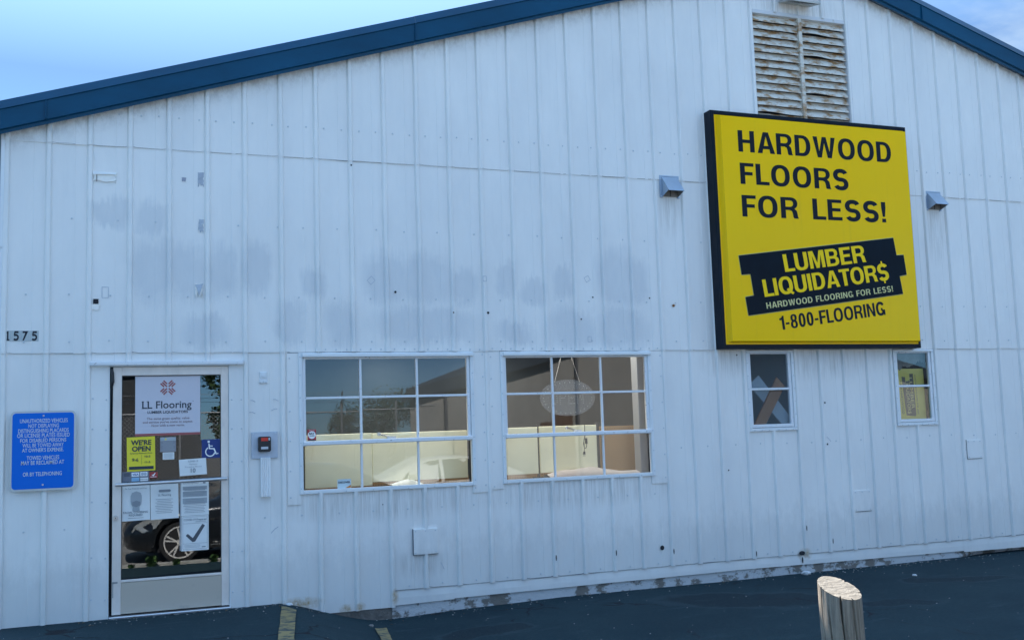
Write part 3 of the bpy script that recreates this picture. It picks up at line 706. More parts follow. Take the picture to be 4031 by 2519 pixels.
def glyph(ch):
    """returns advance width, list of layers; each layer = list of loops"""
    t = T
    if ch == 'H': w=.70; return w, [[[(0,0),(t,0),(t,.42),(w-t,.42),(w-t,0),(w,0),(w,1),(w-t,1),(w-t,.58),(t,.58),(t,1),(0,1)]]]
    if ch == 'A': w=.76; return w, [[[(0,0),(t*1.05,0),(.245,.20),(w-.245,.20),(w-t*1.05,0),(w,0),(w/2+.115,1),(w/2-.115,1)],[(.285,.355),(w-.285,.355),(w/2,.80)]]]
    if ch == 'R':
        w=.70; o=[(0,0),(t,0),(t,.39),(.36,.39),(.45,.34),(.48,.22),(.50,.05),(.53,0),(w+.03,0),(.69,.07),(.675,.22),(.65,.36),(.56,.46)]+ell(.40,.715,.29,.285,-50,90,14,2.2)+[(0,1)]
        return w, [[o, [(t,.55),(.38,.55)]+ell(.38,.70,.13,.15,-80,90,10,2.2)+[(t,.85)]]]
    if ch == 'D': w=.70; return w, [[[(0,0),(.33,0)]+ell(.33,.5,w-.33,.5,-80,80,24,2.2)+[(.33,1),(0,1)],[(t,.155),(.32,.155)]+ell(.32,.5,w-.32-t,.345,-80,80,20,2.2)+[(.32,.845),(t,.845)]]]
    if ch == 'W': w=1.02; return w, [[[(.19,0),(.375,0),(w/2,.70),(w-.375,0),(w-.19,0),(w,1),(w-t,1),(w-.275,.30),(w/2+.09,1),(w/2-.09,1),(.275,.30),(t,1),(0,1)]]]
    if ch == 'O': w=.78; return w, [ring(w, 1.04, -.02)]
    if ch == 'Q': w=.78; return w, [ring(w, 1.04, -.02), [[(.40,.24),(.50,.34),(.80,.02),(.70,-.08)]]]
    if ch == '0': w=.56; return w, [ring(w, 1.02, -.01)]
    if ch == 'F': w=.56; return w, [[[(0,0),(t,0),(t,.42),(w-.05,.42),(w-.05,.58),(t,.58),(t,.84),(w,.84),(w,1),(0,1)]]]
    if ch == 'L': w=.55; return w, [[[(0,0),(w,0),(w,.16),(t,.16),(t,1),(0,1)]]]
    if ch == 'E': w=.61; return w, [[[(0,0),(w,0),(w,.16),(t,.16),(t,.43),(w-.06,.43),(w-.06,.585),(t,.585),(t,.84),(w-.01,.84),(w-.01,1),(0,1)]]]
    if ch == 'I': w=t; return w, [[[(0,0),(t,0),(t,1),(0,1)]]]
    if ch == 'T': w=.62; return w, [[[(w/2-t/2,0),(w/2+t/2,0),(w/2+t/2,.84),(w,.84),(w,1),(0,1),(0,.84),(w/2-t/2,.84)]]]
    if ch == 'N': w=.70; return w, [[[(0,0),(t*.95,0),(t*.95,.66),(w-t*1.02,0),(w,0),(w,1),(w-t*.95,1),(w-t*.95,.34),(t*1.02,1),(0,1)]]]
    if ch == 'M': w=.84; return w, [[[(0,0),(t*.92,0),(t*.92,.74),(w/2-.085,0),(w/2+.085,0),(w-t*.92,.74),(w-t*.92,0),(w,0),(w,1),(w-.25,1),(w/2,.30),(.25,1),(0,1)]]]
    if ch == 'U': w=.70; return w, [[[(0,1)]+ell(w/2,.33,w/2,.35,180,360,26,2.3)+[(w,1),(w-t,1)]+ell(w/2,.34,w/2-t,.20,360,180,20,2.2)+[(t,1)]]]
    if ch == 'B': w=.70; return w, [[[(0,0),(.40,0)]+ell(.40,.285,.30,.285,-85,52,16,2.2)+[(.575,.52)]+ell(.38,.735,.28,.265,-38,90,14,2.2)+[(0,1)],[(t,.15),(.38,.15)]+ell(.38,.29,.135,.14,-80,80,10,2.2)+[(.38,.43),(t,.43)],[(t,.58),(.37,.58)]+ell(.37,.715,.12,.135,-80,80,10,2.2)+[(.37,.85),(t,.85)]]]
    if ch == 'S': w=.66; return w, [[strk(S_path(w, -.02, 1.04))]]
    if ch == '$': w=.64; return w, [[strk(S_path(w, -.02, 1.04))], [[(w/2-.045,.86),(w/2+.045,.86),(w/2+.045,1.17),(w/2-.045,1.17)]], [[(w/2-.045,-.17),(w/2+.045,-.17),(w/2+.045,.16),(w/2-.045,.16)]]]
    if ch == 'G': w=.76; return w, [[strk(ell(w/2,.5,(w-T)/2,.43,32,318,34,2.3)+[(w-T*.6,.20)])], [[(.42,.40),(w,.40),(w,.0),(w-.13,.0),(w-.13,.12),(w-T,.20),(w-T,.54),(.42,.54)]]]
    if ch == '8': w=.57; return w, [ring(w,.58,-.01,T*.95,.13), ring(w*.9,.52,.49,T*.9,.12) and [[(x+w*.05,y) for x,y in l] for l in ring(w*.9,.52,.49,T*.9,.12)]]
    if ch == '1': w=.40; return w, [[[(.40-T,0),(.40,0),(.40,1),(.27,1),(.20,.88),(.03,.83),(.03,.70),(.40-T,.70)]]]
    if ch == '-': w=.30; return w, [[[(0,.33),(w,.33),(w,.48),(0,.48)]]]
    if ch == '!': w=.19; return w, [[[(.045,.27),(.145,.27),(.19,.7),(.19,1),(0,1),(0,.7)]], [[(.01,0),(.18,0),(.18,.18),(.01,.18)]]]
    return .30, []
GC = {}
def glyph_mesh(ch):
    if ch in GC: return GC[ch]
    w, layers = glyph(ch); vs, fs, zs = [], [], []
    for li, loops in enumerate(layers):
        cu = bpy.data.curves.new('g', 'CURVE'); cu.dimensions = '2D'; cu.fill_mode = 'BOTH'
        for lp in loops:
            s_ = cu.splines.new('POLY'); s_.points.add(len(lp)-1)
            for i, p in enumerate(lp): s_.points[i].co = (p[0], p[1], 0, 1)
            s_.use_cyclic_u = True
        ob = bpy.data.objects.new('g', cu); me = bpy.data.meshes.new_from_object(ob)
        o = len(vs); vs += [tuple(v_.co[:2]) for v_ in me.vertices]; zs += [li*.0006]*len(me.vertices); fs += [tuple(i+o for i in p.vertices) for p in me.polygons]
        bpy.data.objects.remove(ob); bpy.data.curves.remove(cu); bpy.data.meshes.remove(me)
    GC[ch] = (w, vs, fs, zs); return GC[ch]
def grot(b, body, P0, P1, P3, y, mi=0, gap=.13, space=.34):
    VS, FS, ZS = [], [], []; x = 0
    for i, ch in enumerate(body):
        if ch == ' ': x += space; continue
        w, vs, fs, zs = glyph_mesh(ch); o = len(VS)
        VS += [(a+x, c) for a, c in vs]; FS += [tuple(j+o for j in f) for f in fs]; ZS += zs
        adj = -.05 if ch in 'LFTA' or (i+1 < len(body) and body[i+1] in 'AT' and ch in 'LAFT') else 0
        x += w+gap+adj
    place(b, VS, FS, 1.0, P0, P1, P3, y, mi, 0, x-gap, ZS)

# ------------------------------------------------------------------ big yellow sign
SG = E('wall_sign', (7.30, 0, 2.25), 'large square yellow and black lightbox sign advertising hardwood floors, mounted above the two small windows', 'sign')
SX0, SX1, SZ0, SZ1, SY = 6.075, 8.532, 2.252, 4.660, -.145
cb = MB()
cb.bbox(SX0, SX0+.042, SY, -.022, SZ0, SZ1, .004); cb.bbox(SX1-.030, SX1, SY, -.022, SZ0, SZ1, .004)
cb.bbox(SX0+.042, SX1-.030, SY, -.022, SZ0, SZ0+.042, .004); cb.bbox(SX0+.042, SX1-.030, SY, -.022, SZ1-.042, SZ1, .004)
cb.box(SX0+.042, SX1-.030, -.06, -.023, SZ0+.042, SZ1-.042)
cb.build('sign_cabinet', SBOX, SG)
fc = MB()
a0, a1, c0, c1 = SX0+.043, SX1-.031, SZ0+.043, SZ1-.043
i0, i1, j0, j1 = a0+.045, a1-.012, c0+.030, c1-.020
yo, yi = SY+.006, SY-.040
fc.add([(a0,yo,c0),(a1,yo,c0),(a1,yo,c1),(a0,yo,c1),(a0+.018,yo,c0+.018),(a1-.004,yo,c0+.018),(a1-.004,yo,c1-.010),(a0+.018,yo,c1-.010),
        (i0,yi,j0),(i1,yi,j0),(i1,yi,j1),(i0,yi,j1)],
       [(0,1,5,4),(1,2,6,5),(2,3,7,6),(3,0,4,7),(4,5,9,8),(5,6,10,9),(6,7,11,10),(7,4,8,11)])
nb_ = 14; vs = []
for j in range(nb_+1):
    for i in range(nb_+1):
        u, w_ = i/nb_, j/nb_; vs.append((i0+(i1-i0)*u, yi-.001-.0*u, j0+(j1-j0)*w_))
fc.add(vs, [(j*(nb_+1)+i, j*(nb_+1)+i+1, (j+1)*(nb_+1)+i+1, (j+1)*(nb_+1)+i) for j in range(nb_) for i in range(nb_)])
_nt = YEL.node_tree; _b = _nt.nodes['Principled BSDF']; _t = _nt.nodes.new('ShaderNodeTexCoord').outputs['Object']
_dr = ramp(_nt, noise_tex(_nt, mapping(_nt,_t,(14,1,.5)), 1.6, 7, .7), .56, .82); _c = mixc(_nt, math_node(_nt,'MULTIPLY',_dr,.30), (1.0,.59,.0), (.62,.40,.03))
_c = mixc(_nt, math_node(_nt,'MULTIPLY', ramp(_nt, noise_tex(_nt,_t,.9,3,.5), .35,.7), .35), _c, (1.0,.655,.01))
_nt.links.new(_c, _b.inputs['Base Color'])
_bp = _nt.nodes.new('ShaderNodeBump'); _bp.inputs['Strength'].default_value=.5; _bp.inputs['Distance'].default_value=.03; _nt.links.new(noise_tex(_nt,_t,1.1,2,.4), _bp.inputs['Height']); _nt.links.new(_bp.outputs[0], _b.inputs['Normal'])
fc.build('sign_face', YEL, SG)
FY = yi
KF = (8.877+FY)/(8.877-.24)      # text coordinates were measured on the plane y = -0.24
def sp2(x, z): return (.513+(x-.513)*KF, 1.561+(z-1.561)*KF)
DGRAY = mat('sign_lettering_dark', (.007,.010,.018), .4, spec=.15)
def sline(name, body, p0, p1, p3, y, m, parent=SG, **kw):
    b = MB(); grot(b, body, sp2(*p0), sp2(*p1), sp2(*p3), y, **kw); return b.build(name, m, parent)
T = .200; GC.clear()
sline('lettering', 'HARDWOOD', (6.318,4.221), (8.225,4.223), (6.318,4.441), FY-.002, DGRAY, gap=.12)
sline('lettering', 'FLOORS', (6.322,3.892), (7.642,3.894), (6.322,4.108), FY-.002, DGRAY, gap=.13)
sline('lettering', 'FOR LESS!', (6.322,3.562), (8.100,3.572), (6.322,3.780), FY-.002, DGRAY, gap=.13, space=.48)
pl = MB()
ppts = [(6.251,3.165),(6.274,2.975),(6.376,2.985),(6.403,2.771),(6.303,2.753),(6.327,2.571),(8.250,2.815),(8.220,3.003),(8.315,3.020),(8.293,3.231),(8.199,3.223),(8.172,3.409)]
pq = [sp2(*p) for p in ppts]
pl.prism(pq, FY-.006, FY-.001)
plank = pl.build('plank_logo', SBLK, SG)
hl = MB()
for i in range(len(pq)):
    a = Vector(pq[i]); c = Vector(pq[(i+1)%len(pq)]); dv = (c-a).normalized(); nn = Vector((dv.y,-dv.x))
    hl.add([(a.x,FY-.0015,a.y),(a.x+nn.x*.006,FY-.0015,a.y+nn.y*.006),(c.x+nn.x*.006,FY-.0015,c.y+nn.y*.006),(c.x,FY-.0015,c.y)],[(3,2,1,0)])
hl.build('logo_outline', mat('pale_outline',(.45,.42,.18),.5), plank)
T = .20; GC.clear()
LY = FY-.008
sline('lettering', 'LUMBER', (6.785,3.013), (7.795,3.142), (6.760,3.190), LY, YELD, plank, gap=.09)
sline('lettering', 'LIQUIDATOR$', (6.525,2.757), (8.085,2.962), (6.500,2.929), LY, YELD, plank, gap=.085)
T = .185; GC.clear()
PALE = mat('pale_yellow_letters', (.62,.58,.26), .5)
sline('lettering', 'HARDWOOD FLOORING FOR LESS!', (6.540,2.640), (8.120,2.838), (6.533,2.700), LY, PALE, plank, gap=.15, space=.42)
T = .20; GC.clear()
sline('lettering', '1-800-FLOORING', (6.690,2.428), (8.005,2.593), (6.676,2.566), FY-.002, DGRAY, gap=.10)
T = .185; GC.clear()

# ------------------------------------------------------------------ blue disabled parking sign
BS = E('parking_sign', (-.012, 0, 1.19), 'blue sign with white capitals warning that unauthorized vehicles will be towed, left of the door', 'sign')
def rrect(x0, x1, z0, z1, r, n=6):
    o = []
    for cx, cz, a in ((x1-r,z0+r,-90),(x1-r,z1-r,0),(x0+r,z1-r,90),(x0+r,z0+r,180)):
        for i in range(n+1):
            an = R(a+90*i/n); o.append((cx+r*math.cos(an), cz+r*math.sin(an)))
    return o
b = MB(); b.prism(rrect(-.245,.221,1.190,1.802,.038), -.036, -.033); b.build('sign_plate', mat('sign_border', (.55,.57,.58), .4, .2, var=.06), BS)
b = MB(); b.prism(rrect(-.231,.206,1.206,1.787,.026), -.0375, -.0362); b.build('sign_panel', mat('reflective_blue', (.005,.15,.66), .35, spec=.12), BS)
b = MB()
BL = [("UNAUTHORIZED VEHICLES",-.178,.161,1.712,1.741),("NOT DISPLAYING",-.118,.098,1.674,1.702),("DISTINGUISHING PLACARDS",-.189,.168,1.636,1.665),("OR LICENSE PLATES ISSUED",-.196,.176,1.600,1.629),
      ("FOR DISABLED PERSONS",-.174,.151,1.562,1.590),("WILL BE TOWED AWAY",-.158,.133,1.525,1.553),("AT OWNER'S EXPENSE.",-.160,.133,1.488,1.516),("TOWED VEHICLES",-.127,.102,1.428,1.457),("MAY BE RECLAIMED AT",-.166,.138,1.391,1.420),("OR BY TELEPHONING",-.152,.122,1.304,1.333)]
for t_, x0, x1, z0, z1 in BL: txt(b, t_, x0, x1, z0, z1, -.0388, bold=.009)
b.build('lettering', mat('sign_white_letters', (.62,.66,.72), .5), BS)
for z in (1.765, 1.235):
    b = MB(); b.cyl((-.012,-.0375,z),(-.012,-.042,z), .007, n=10); b.build('bolt', CHROME, BS)

# house number: four adhesive plates
NM = mat('number_plate', (.47,.52,.53), .4, var=.08, scale=20)
NK = mat('number_ink', (.008,.009,.02), .4)
def num_poly(ch):
    if ch == '1': return [[(.30,.0),(.80,.0),(.80,.13),(.66,.15),(.66,1.0),(.58,1.0),(.33,.88),(.33,.76),(.46,.78),(.46,.15),(.30,.13)]]
    if ch == '7': return [[(.30,0),(.08,0),(.46,.80),(.10,.80),(.10,1.0),(.86,1.0)][::-1]]
    if ch == '5':
        return [strk([(.80,.90),(.30,.90),(.26,.55)], .22), strk([(.20,.52)]+ell(.42,.34,.33,.26,110,-140,20,2), .22)]
HN = E('house_number', (-.185, 0, 2.346), 'black street number 1575 on four pale stick-on plates at the left corner of the wall', 'house number')
xs_ = [-.312,-.249,-.184,-.119]
for i, ch in enumerate('1575'):
    x0 = xs_[i]; b = MB(); b.bbox(x0, x0+.062, -.0075, -.002, 2.348, 2.431, .001); pt_ = b.build('number_plate', NM, HN)
    nb = MB()
    for li, lp in enumerate(num_poly(ch)): 
        pts = [(x0+.007+p[0]*.052, 2.353+p[1]*.073) for p in lp]
        me_ = MB(); me_.add([(px, -.0085-li*.0004, pz) for px, pz in pts], [tuple(range(len(pts)))]); merge(nb, me_)
    nb.build('digit', NK, pt_)

# ------------------------------------------------------------------ key reader box and conduit
KB = E('key_drop_box', (1.673, 0, 1.05), 'small black lock box with red label on a grey wall plate, right of the door', 'lock box')
GREYP = mat('grey_plate', (.50,.55,.63), .5, .1, var=.08, scale=12)
b = MB(); b.bbox(1.565,1.781,-.012,-.004,1.366,1.586,.002); screws(b, [(1.58,1.381),(1.766,1.381),(1.58,1.571),(1.766,1.571)], -.012, .005); b.build('wall_plate', [GREYP, SCREW], KB)
b = MB(); b.prism(rrect(1.617,1.720,1.421,1.547,.016), -.055, -.0125); b.build('box_body', BLK, KB)
b = MB(); b.prism(rrect(1.640,1.695,1.510,1.538,.003), -.0565, -.0552); b.build('red_label', mat('red_label', (.70,.035,.015), .4), KB)
b = MB(); b.prism(rrect(1.699,1.713,1.514,1.538,.006), -.0565, -.0552); b.build('badge', mat('badge_grey',(.5,.53,.56),.4), KB); b = MB(); b.prism(rrect(1.638,1.696,1.443,1.463,.002), -.0565, -.0552); b.build('white_label', mat('white_label', (.55,.58,.62), .4), KB)
b = MB(); ctxt(b, 'KEYS', 1.668, 1.449, .008, -.0568); 
b = MB()
for i in range(5): x = 1.640+i*.0155; b.bbox(x, x+.0125, -.040, -.006, 1.05, 1.372, .004)
b.box(1.638,1.7185,-.030,-.005,1.051,1.371); b.build('conduit_cover', mat('conduit_metal',(.90,.90,.90),.4,.0,var=.1,scale=20,stretch=(1,1,.2)), KB)
OM = E('painted_bracket', (1.667, 0, 1.99), 'small white painted-over fixture mount on the siding above the black lock box', 'bracket')
b = MB(); b.bbox(1.638,1.696,-.010,.0,2.03,2.088,.004); b.bbox(1.631,1.702,-.009,.0,1.99,2.029,.004); screws(b, [(1.643,2.0),(1.690,2.0),(1.667,2.005)], -.0095, .005); b.cyl((1.667,-.010,2.058),(1.667,-.018,2.058),.014,n=14)
b.build('mount_plate', [TRIM, SCREW], OM)

# ------------------------------------------------------------------ vent hoods
HM = mat('galvanised_hood', (.38,.46,.56), .35, .35, var=.12, scale=4)
HI = mat('hood_inside', (.20,.19,.18), .8, var=.3, scale=20)
def hood(x0, x1, z0, z1, label):
    h = E('vent_hood', ((x0+x1)/2, 0, z0), label, 'vent hood', 'galvanised vent hoods on the siding')
    b = MB(); b.bbox(x0, x0+.026, -.0175, -.006, z0, z1, .002); b.bbox(x1-.026, x1, -.0175, -.006, z0, z1, .002); b.bbox(x0+.026, x1-.026, -.0175, -.006, z1-.014, z1, .002)
    screws(b, [(x0+.013,z0+.015),(x1-.013,z0+.015),(x0+.013,z1-.04)], -.0175, .006); b.build('flange', [HM, SCREW], h)
    a, c = x0+.022, x1-.020; d_ = -.150; zf = z0+.052; zt = z1-.016
    b = MB()
    b.add([(a,-.018,zt),(c,-.018,zt),(c,d_,zf),(a,d_,zf),(a,-.018,z0+.008),(c,-.018,z0+.008)],[(3,2,1,0),(0,4,3),(1,2,5)])
    b.add([(a+.003,-.018,zt-.004),(c-.003,-.018,zt-.004),(c-.003,d_+.003,zf),(a+.003,d_+.003,zf),(a+.003,-.018,z0+.008),(c-.003,-.018,z0+.008)],[(0,1,2,3),(3,4,0),(5,2,1)], 1)
    b.add([(a,d_,zf),(c,d_,zf),(c,d_,zf-.006),(a,d_,zf-.006)],[(3,2,1,0)])
    b.build('hood_shell', [HM, HI], h)
    b = MB(); b.box(a+.004,c-.004,-.022,-.018,z0+.012,zt-.01); b.box((a+c)/2-.003,(a+c)/2+.003,-.026,-.022,z0+.012,z0+.08,1); b.build('damper', [HI, BLK], h)
    return h
hood(5.532, 5.750, 3.764, 3.990, 'galvanised vent hood on the siding left of the yellow sign')
h2 = hood(8.860, 9.075, 3.783, 4.001, 'galvanised vent hood on the siding right of the yellow sign')
b = MB(); b.quad((8.965,-.105,3.875),(8.992,-.105,3.875),(8.990,-.094,3.893),(8.963,-.094,3.893)); b.build('hood_sticker', BLK, h2)
# ------------------------------------------------------------------ wall pack lamp
LP = E('wall_lamp', (7.27, 0, 5.92), 'beige wall floodlight above the rusty gable vent, cut by the top of the frame', 'lamp')
LMB = mat('lamp_beige', (.48,.47,.44), .5, .1, col2=(.30,.27,.22), thr=(.6,.8), scale=12)
b = MB()
b.add([(7.085,-.03,5.96),(7.45,-.03,5.96),(7.45,-.19,5.925),(7.085,-.19,5.925),(7.12,-.03,6.17),(7.41,-.03,6.17),(7.41,-.15,6.14),(7.12,-.15,6.14)],
      [(0,1,5,4),(1,2,6,5),(2,3,7,6),(3,0,4,7),(4,5,6,7)]); b.build('lamp_body', LMB, LP)
b = MB(); b.add([(7.07,-.02,5.942),(7.47,-.02,5.942),(7.47,-.205,5.902),(7.07,-.205,5.902),(7.07,-.02,5.958),(7.47,-.02,5.958),(7.47,-.205,5.918),(7.07,-.205,5.918)],[(0,3,2,1),(4,5,6,7),(0,1,5,4),(1,2,6,5),(2,3,7,6),(3,0,4,7)]); b.build('lamp_rim', LMB, LP)
b = MB(); b.add([(7.10,-.04,5.944),(7.44,-.04,5.944),(7.42,-.18,5.900),(7.12,-.18,5.900)],[(3,2,1,0)]); b.build('lens', mat('lamp_lens',(.16,.20,.24),.2), LP)
b = MB(); b.cyl((7.27,-.03,6.02),(7.27,.0,6.02),.05,n=12); b.build('mount', LMB, LP)

# ------------------------------------------------------------------ posters and stickers behind the glass
PAPER = mat('paper', (.80,.81,.80), .6, var=.05, scale=6)
PINK = mat('faded_red_print', (.36,.10,.10), .6)
INK = mat('ink', (.03,.04,.06), .6)
GINK = mat('grey_ink', (.26,.28,.31), .6)
LINK = mat('light_ink', (.40,.43,.46), .6)
WINK = mat('white_ink', (.88,.88,.88), .5)
YELP = mat('yellow_paper', (.86,.72,.04), .6)
def sheet(name, x0, x1, z0, z1, y, m, label, cat, group=None, tilt=0.0, wav=.002, sd=0):
    b = MB(); n = 6; vs = []
    for j in range(n+1):
        for i in range(n+1):
            u, w_ = i/n, j/n
            vs.append((x0+(x1-x0)*u+tilt*(w_-.5)*-1, y+wav*noise.noise((u*2, w_*2, sd))*0.6+.0003, z0+(z1-z0)*w_+tilt*(u-.5)))
    b.add(vs, [(j*(n+1)+i, j*(n+1)+i+1, (j+1)*(n+1)+i+1, (j+1)*(n+1)+i) for j in range(n) for i in range(n)])
    o = b.build(name, m); return tag(o, label, cat, group)
YG = .027      # just behind the door glass (glass at .024); sheets at YG+.003
YS = .0215
def Q(b, x0, x1, z0, z1, y, mi=0): b.quad((x0,y,z0),(x1,y,z0),(x1,y,z1),(x0,y,z1), mi)
po = sheet('poster', .657, 1.160, 1.600, 2.064, YS, mat('poster_stock', (.62,.60,.66), .6), 'large pale poster with a red burst emblem at the top of the door glass', 'poster', wav=0)
b = MB(); Q(b, .657, 1.160, 1.583, 1.602, YS-.001); b.build('red_border', PINK, po)
b = MB(); cx, cz = .907, 1.970
for sx in (-1, 1):
    for sz in (-1, 1):
        # three diagonal bars per quadrant, cut square against the axes
        for o_f, sa, sb in ((0,.010,.061),(.0165,.025,.064),(-.0165,.025,.064)):
            k_s = .70711; h_w = .0056
            vs = []
            for (s__, oo) in ((sa, o_f-h_w),(sb, o_f-h_w),(sb, o_f+h_w),(sa, o_f+h_w)): vs.append((cx+sx*(s__-oo)*k_s, YS-.0012, cz+sz*(s__+oo)*k_s))
            b.add(vs, [(0,1,2,3)])
b.build('emblem', PINK, po)
b = MB(); txt(b, 'LL Flooring', .710, 1.092, 1.803, 1.864-.004, YS-.0012, bold=.012)
for x in (.704,.742): Q(b, x+.002, x+.020, 1.801, 1.806, YS-.0018); Q(b, x+.002, x+.020, 1.856, 1.861, YS-.0018)
txt(b, 'TM', 1.097, 1.109, 1.853, 1.860, YS-.0012)
b.build('lettering', INK, po)
b = MB(); txt(b, 'LUMBER LIQUIDATORS', .751, 1.063, 1.762, 1.782, YS-.0012, bold=.02); b.build('lettering', INK, po)
b = MB()
for t_, x0, x1, z in (("The same great quality, value",.745,1.075,1.712),("and service you've come to expect.",.715,1.102,1.684),("Now with a new name.",.782,1.038,1.656)): txt(b, t_, x0, x1, z, z+.018, YS-.0012, bold=.01)
b.build('lettering', mat('faded_brown_ink',(.25,.18,.20),.6), po)
o_ = sheet('poster', .596, .810, 1.306, 1.577, YS, YELP, "yellow sheet reading WE'RE OPEN with opening hours, taped in the door glass", 'poster', wav=0, tilt=.004)
b = MB(); txt(b, "WE'RE", .626, .781, 1.514, 1.551, YS-.003, bold=.03); txt(b, 'OPEN', .634, .775, 1.464, 1.502, YS-.003, bold=.03)
ctxt(b, 'Temporary Showroom Hours', .702, 1.443, .010, YS-.003, bold=.01, wide=.95)
txt(b, '9-6', .635, .683, 1.384, 1.408, YS-.003, bold=.015); txt(b, '10-5', .731, .773, 1.413, 1.428, YS-.003, bold=.015); txt(b, '11-5', .732, .773, 1.368, 1.383, YS-.003, bold=.015)
Q(b, .613, .798, 1.319, 1.343, YS-.003); Q(b,.706,.7075,1.355,1.435,YS-.003); b.build('lettering', INK, o_)
def lines(b, x0, x1, z0, z1, n, y, seed=0, h=.004):
    rr = random.Random(seed)
    for i in range(n):
        z = z1-(z1-z0)*(i+.5)/n; e = rr.uniform(0,.25)*(x1-x0)/2; Q(b, x0+e, x1-e, z-h/2, z+h/2, y)
o_ = sheet('notice', .848, .970, 1.450, 1.568, YS, mat('grey_notice',(.27,.27,.30),.6), 'small grey notice with a yellow triangle, right of the yellow opening hours sheet', 'notice', wav=0)
b = MB(); Q(b, .849,.969,1.538,1.567,YS-.001); b.build('header_band', LINK, o_)
b = MB(); b.add([(.880,YS-.002,1.546),(.900,YS-.002,1.546),(.890,YS-.002,1.562)],[(0,1,2)]); b.build('warning_triangle', YELP, o_)
b = MB(); lines(b,.856,.962,1.456,1.534,9,YS-.001,2,.003); b.build('print', LINK, o_)
o_ = sheet('notice', .868, .957, 1.388, 1.446, YS, PAPER, 'tiny white notice hanging just below the small grey notice in the door', 'notice', wav=0)
b = MB(); lines(b,.872,.950,1.392,1.441,6,YS-.001,3,.003); b.build('print', LINK, o_)
# wheelchair decal
o_ = sheet('accessibility_decal', 1.171, 1.320, 1.386, 1.539, YS, mat('decal_blue',(.008,.035,.19),.5), 'dark blue wheelchair access decal at the right edge of the door glass', 'decal', wav=0)
b = MB(); yd = YS-.0012
def poly2(b, pts, y): b.add([(x,y,z) for x,z in pts],[tuple(range(len(pts)))])
def stroke2(b, pts, t, y):
    s_ = strk(pts, t); n = len(pts)
    for i in range(n-1): b.add([(s_[i][0],y,s_[i][1]),(s_[i+1][0],y,s_[i+1][1]),(s_[2*n-2-i][0],y,s_[2*n-2-i][1]),(s_[2*n-1-i][0],y,s_[2*n-1-i][1])],[(0,1,2,3)])
disc(b, 1.226, 1.520, .010, yd, 14)
stroke2(b, [(1.228,1.504),(1.232,1.464),(1.268,1.462),(1.286,1.418),(1.302,1.424)], .010, yd-.0005)
stroke2(b, [(1.230,1.486),(1.258,1.484)], .007, yd-.001)
stroke2(b, ell(1.238,1.438,.036,.036,118,350,22,2), .009, yd-.0015)
b.build('wheelchair_symbol', WINK, o_)
o_ = sheet('notice', .996, 1.208, 1.254, 1.386, YS-.0025, PAPER, 'white card stating maximum occupancy 10, right of centre above the pull bar', 'notice', wav=0, tilt=.008)
b = MB(); ctxt(b,'COVID-19',1.103,1.361,.012,YS-.008,bold=.01); ctxt(b,'Maximum',1.103,1.339,.010,YS-.008,wide=1.1); ctxt(b,'Occupancy Allowed',1.103,1.318,.010,YS-.008,wide=1.1); ctxt(b,'10',1.103,1.277,.032,YS-.008,bold=.02); b.build('lettering', GINK, o_)
# card stickers
o_ = sheet('card_sticker', .561, .765, 1.222, 1.303, YS, mat('sticker_grey',(.17,.18,.22),.5), 'grey sticker strip with payment card logos just above the left end of the pull bar', 'sticker', wav=0)
b = MB(); 
for (x0,x1,z0,z1) in ((.632,.690,1.264,1.296),(.697,.752,1.264,1.298),(.697,.756,1.226,1.252)): Q(b,x0,x1,z0,z1,YS-.001)
b.build('card_panel', WINK, o_)
b = MB(); Q(b,.632,.690,1.226,1.256,YS-.001); b.build('card_panel', mat('light_blue',(.25,.45,.65),.5), o_)
b = MB(); txt(b,'VISA',.638,.685,1.272,1.288,YS-.002,bold=.02); b.build('lettering', mat('card_blue',(.02,.06,.30),.5), o_)
b = MB(); txt(b,'DISCOVER',.699,.754,1.235,1.244,YS-.002,bold=.01); lines(b,.568,.625,1.266,1.296,4,YS-.001,5,.003); b.build('lettering', INK, o_)
b = MB(); disc(b,.714,1.281,.012,YS-.002,16); disc(b,.735,1.281,.012,YS-.0025,16); b.build('overlapping_circles', mat('grey_circles',(.42,.46,.55),.5), o_)
o_ = sheet('card_sticker', .767, .829, 1.246, 1.292, YS, mat('sticker_red',(.38,.03,.03),.5), 'small red sticker with a white tick beside the payment card strip', 'sticker', wav=0)
b = MB(); stroke2(b,[(.786,1.272),(.795,1.264),(.812,1.287)],.006,YS-.001); lines(b,.773,.822,1.250,1.260,1,YS-.001,1,.004); b.build('print', WINK, o_)
# lower sheets
YP = YS+.0005
o_ = sheet('poster', .559, .772, .916, 1.192, YP, PAPER, 'white sheet with a masked grey head, at the lower left of the door', 'poster', wav=0, tilt=.004)
b = MB(); ctxt(b,'For Your Protection and Ours',.666,1.164,.010,YP-.004,bold=.01,wide=.9); ctxt(b,'FACIAL COVERING',.664,.975,.015,YP-.004,bold=.02); ctxt(b,'REQUIRED',.664,.953,.015,YP-.004,bold=.02); lines(b,.605,.725,.932,.942,1,YP-.004,1,.003); b.build('lettering', GINK, o_)
b = MB(); head = [(.640,.990),(.694,.990),(.692,1.022),(.706,1.045),(.709,1.066),(.709,1.110),(.700,1.135),(.668,1.147),(.636,1.135),(.627,1.110),(.627,1.066),(.630,1.045),(.642,1.022)]
poly2(b, head, YP-.004); b.build('head_drawing', LINK, o_)
b = MB(); poly2(b, [(.640,1.035),(.668,1.022),(.696,1.035),(.700,1.062),(.668,1.074),(.636,1.062)], YP-.0048); b.build('mask_drawing', GINK, o_)
o_ = sheet('notice', .776, .990, .916, 1.199, YP, PAPER, 'white sheet with small dark plank logo above short lines, lower middle of the door', 'notice', wav=0, tilt=.004)
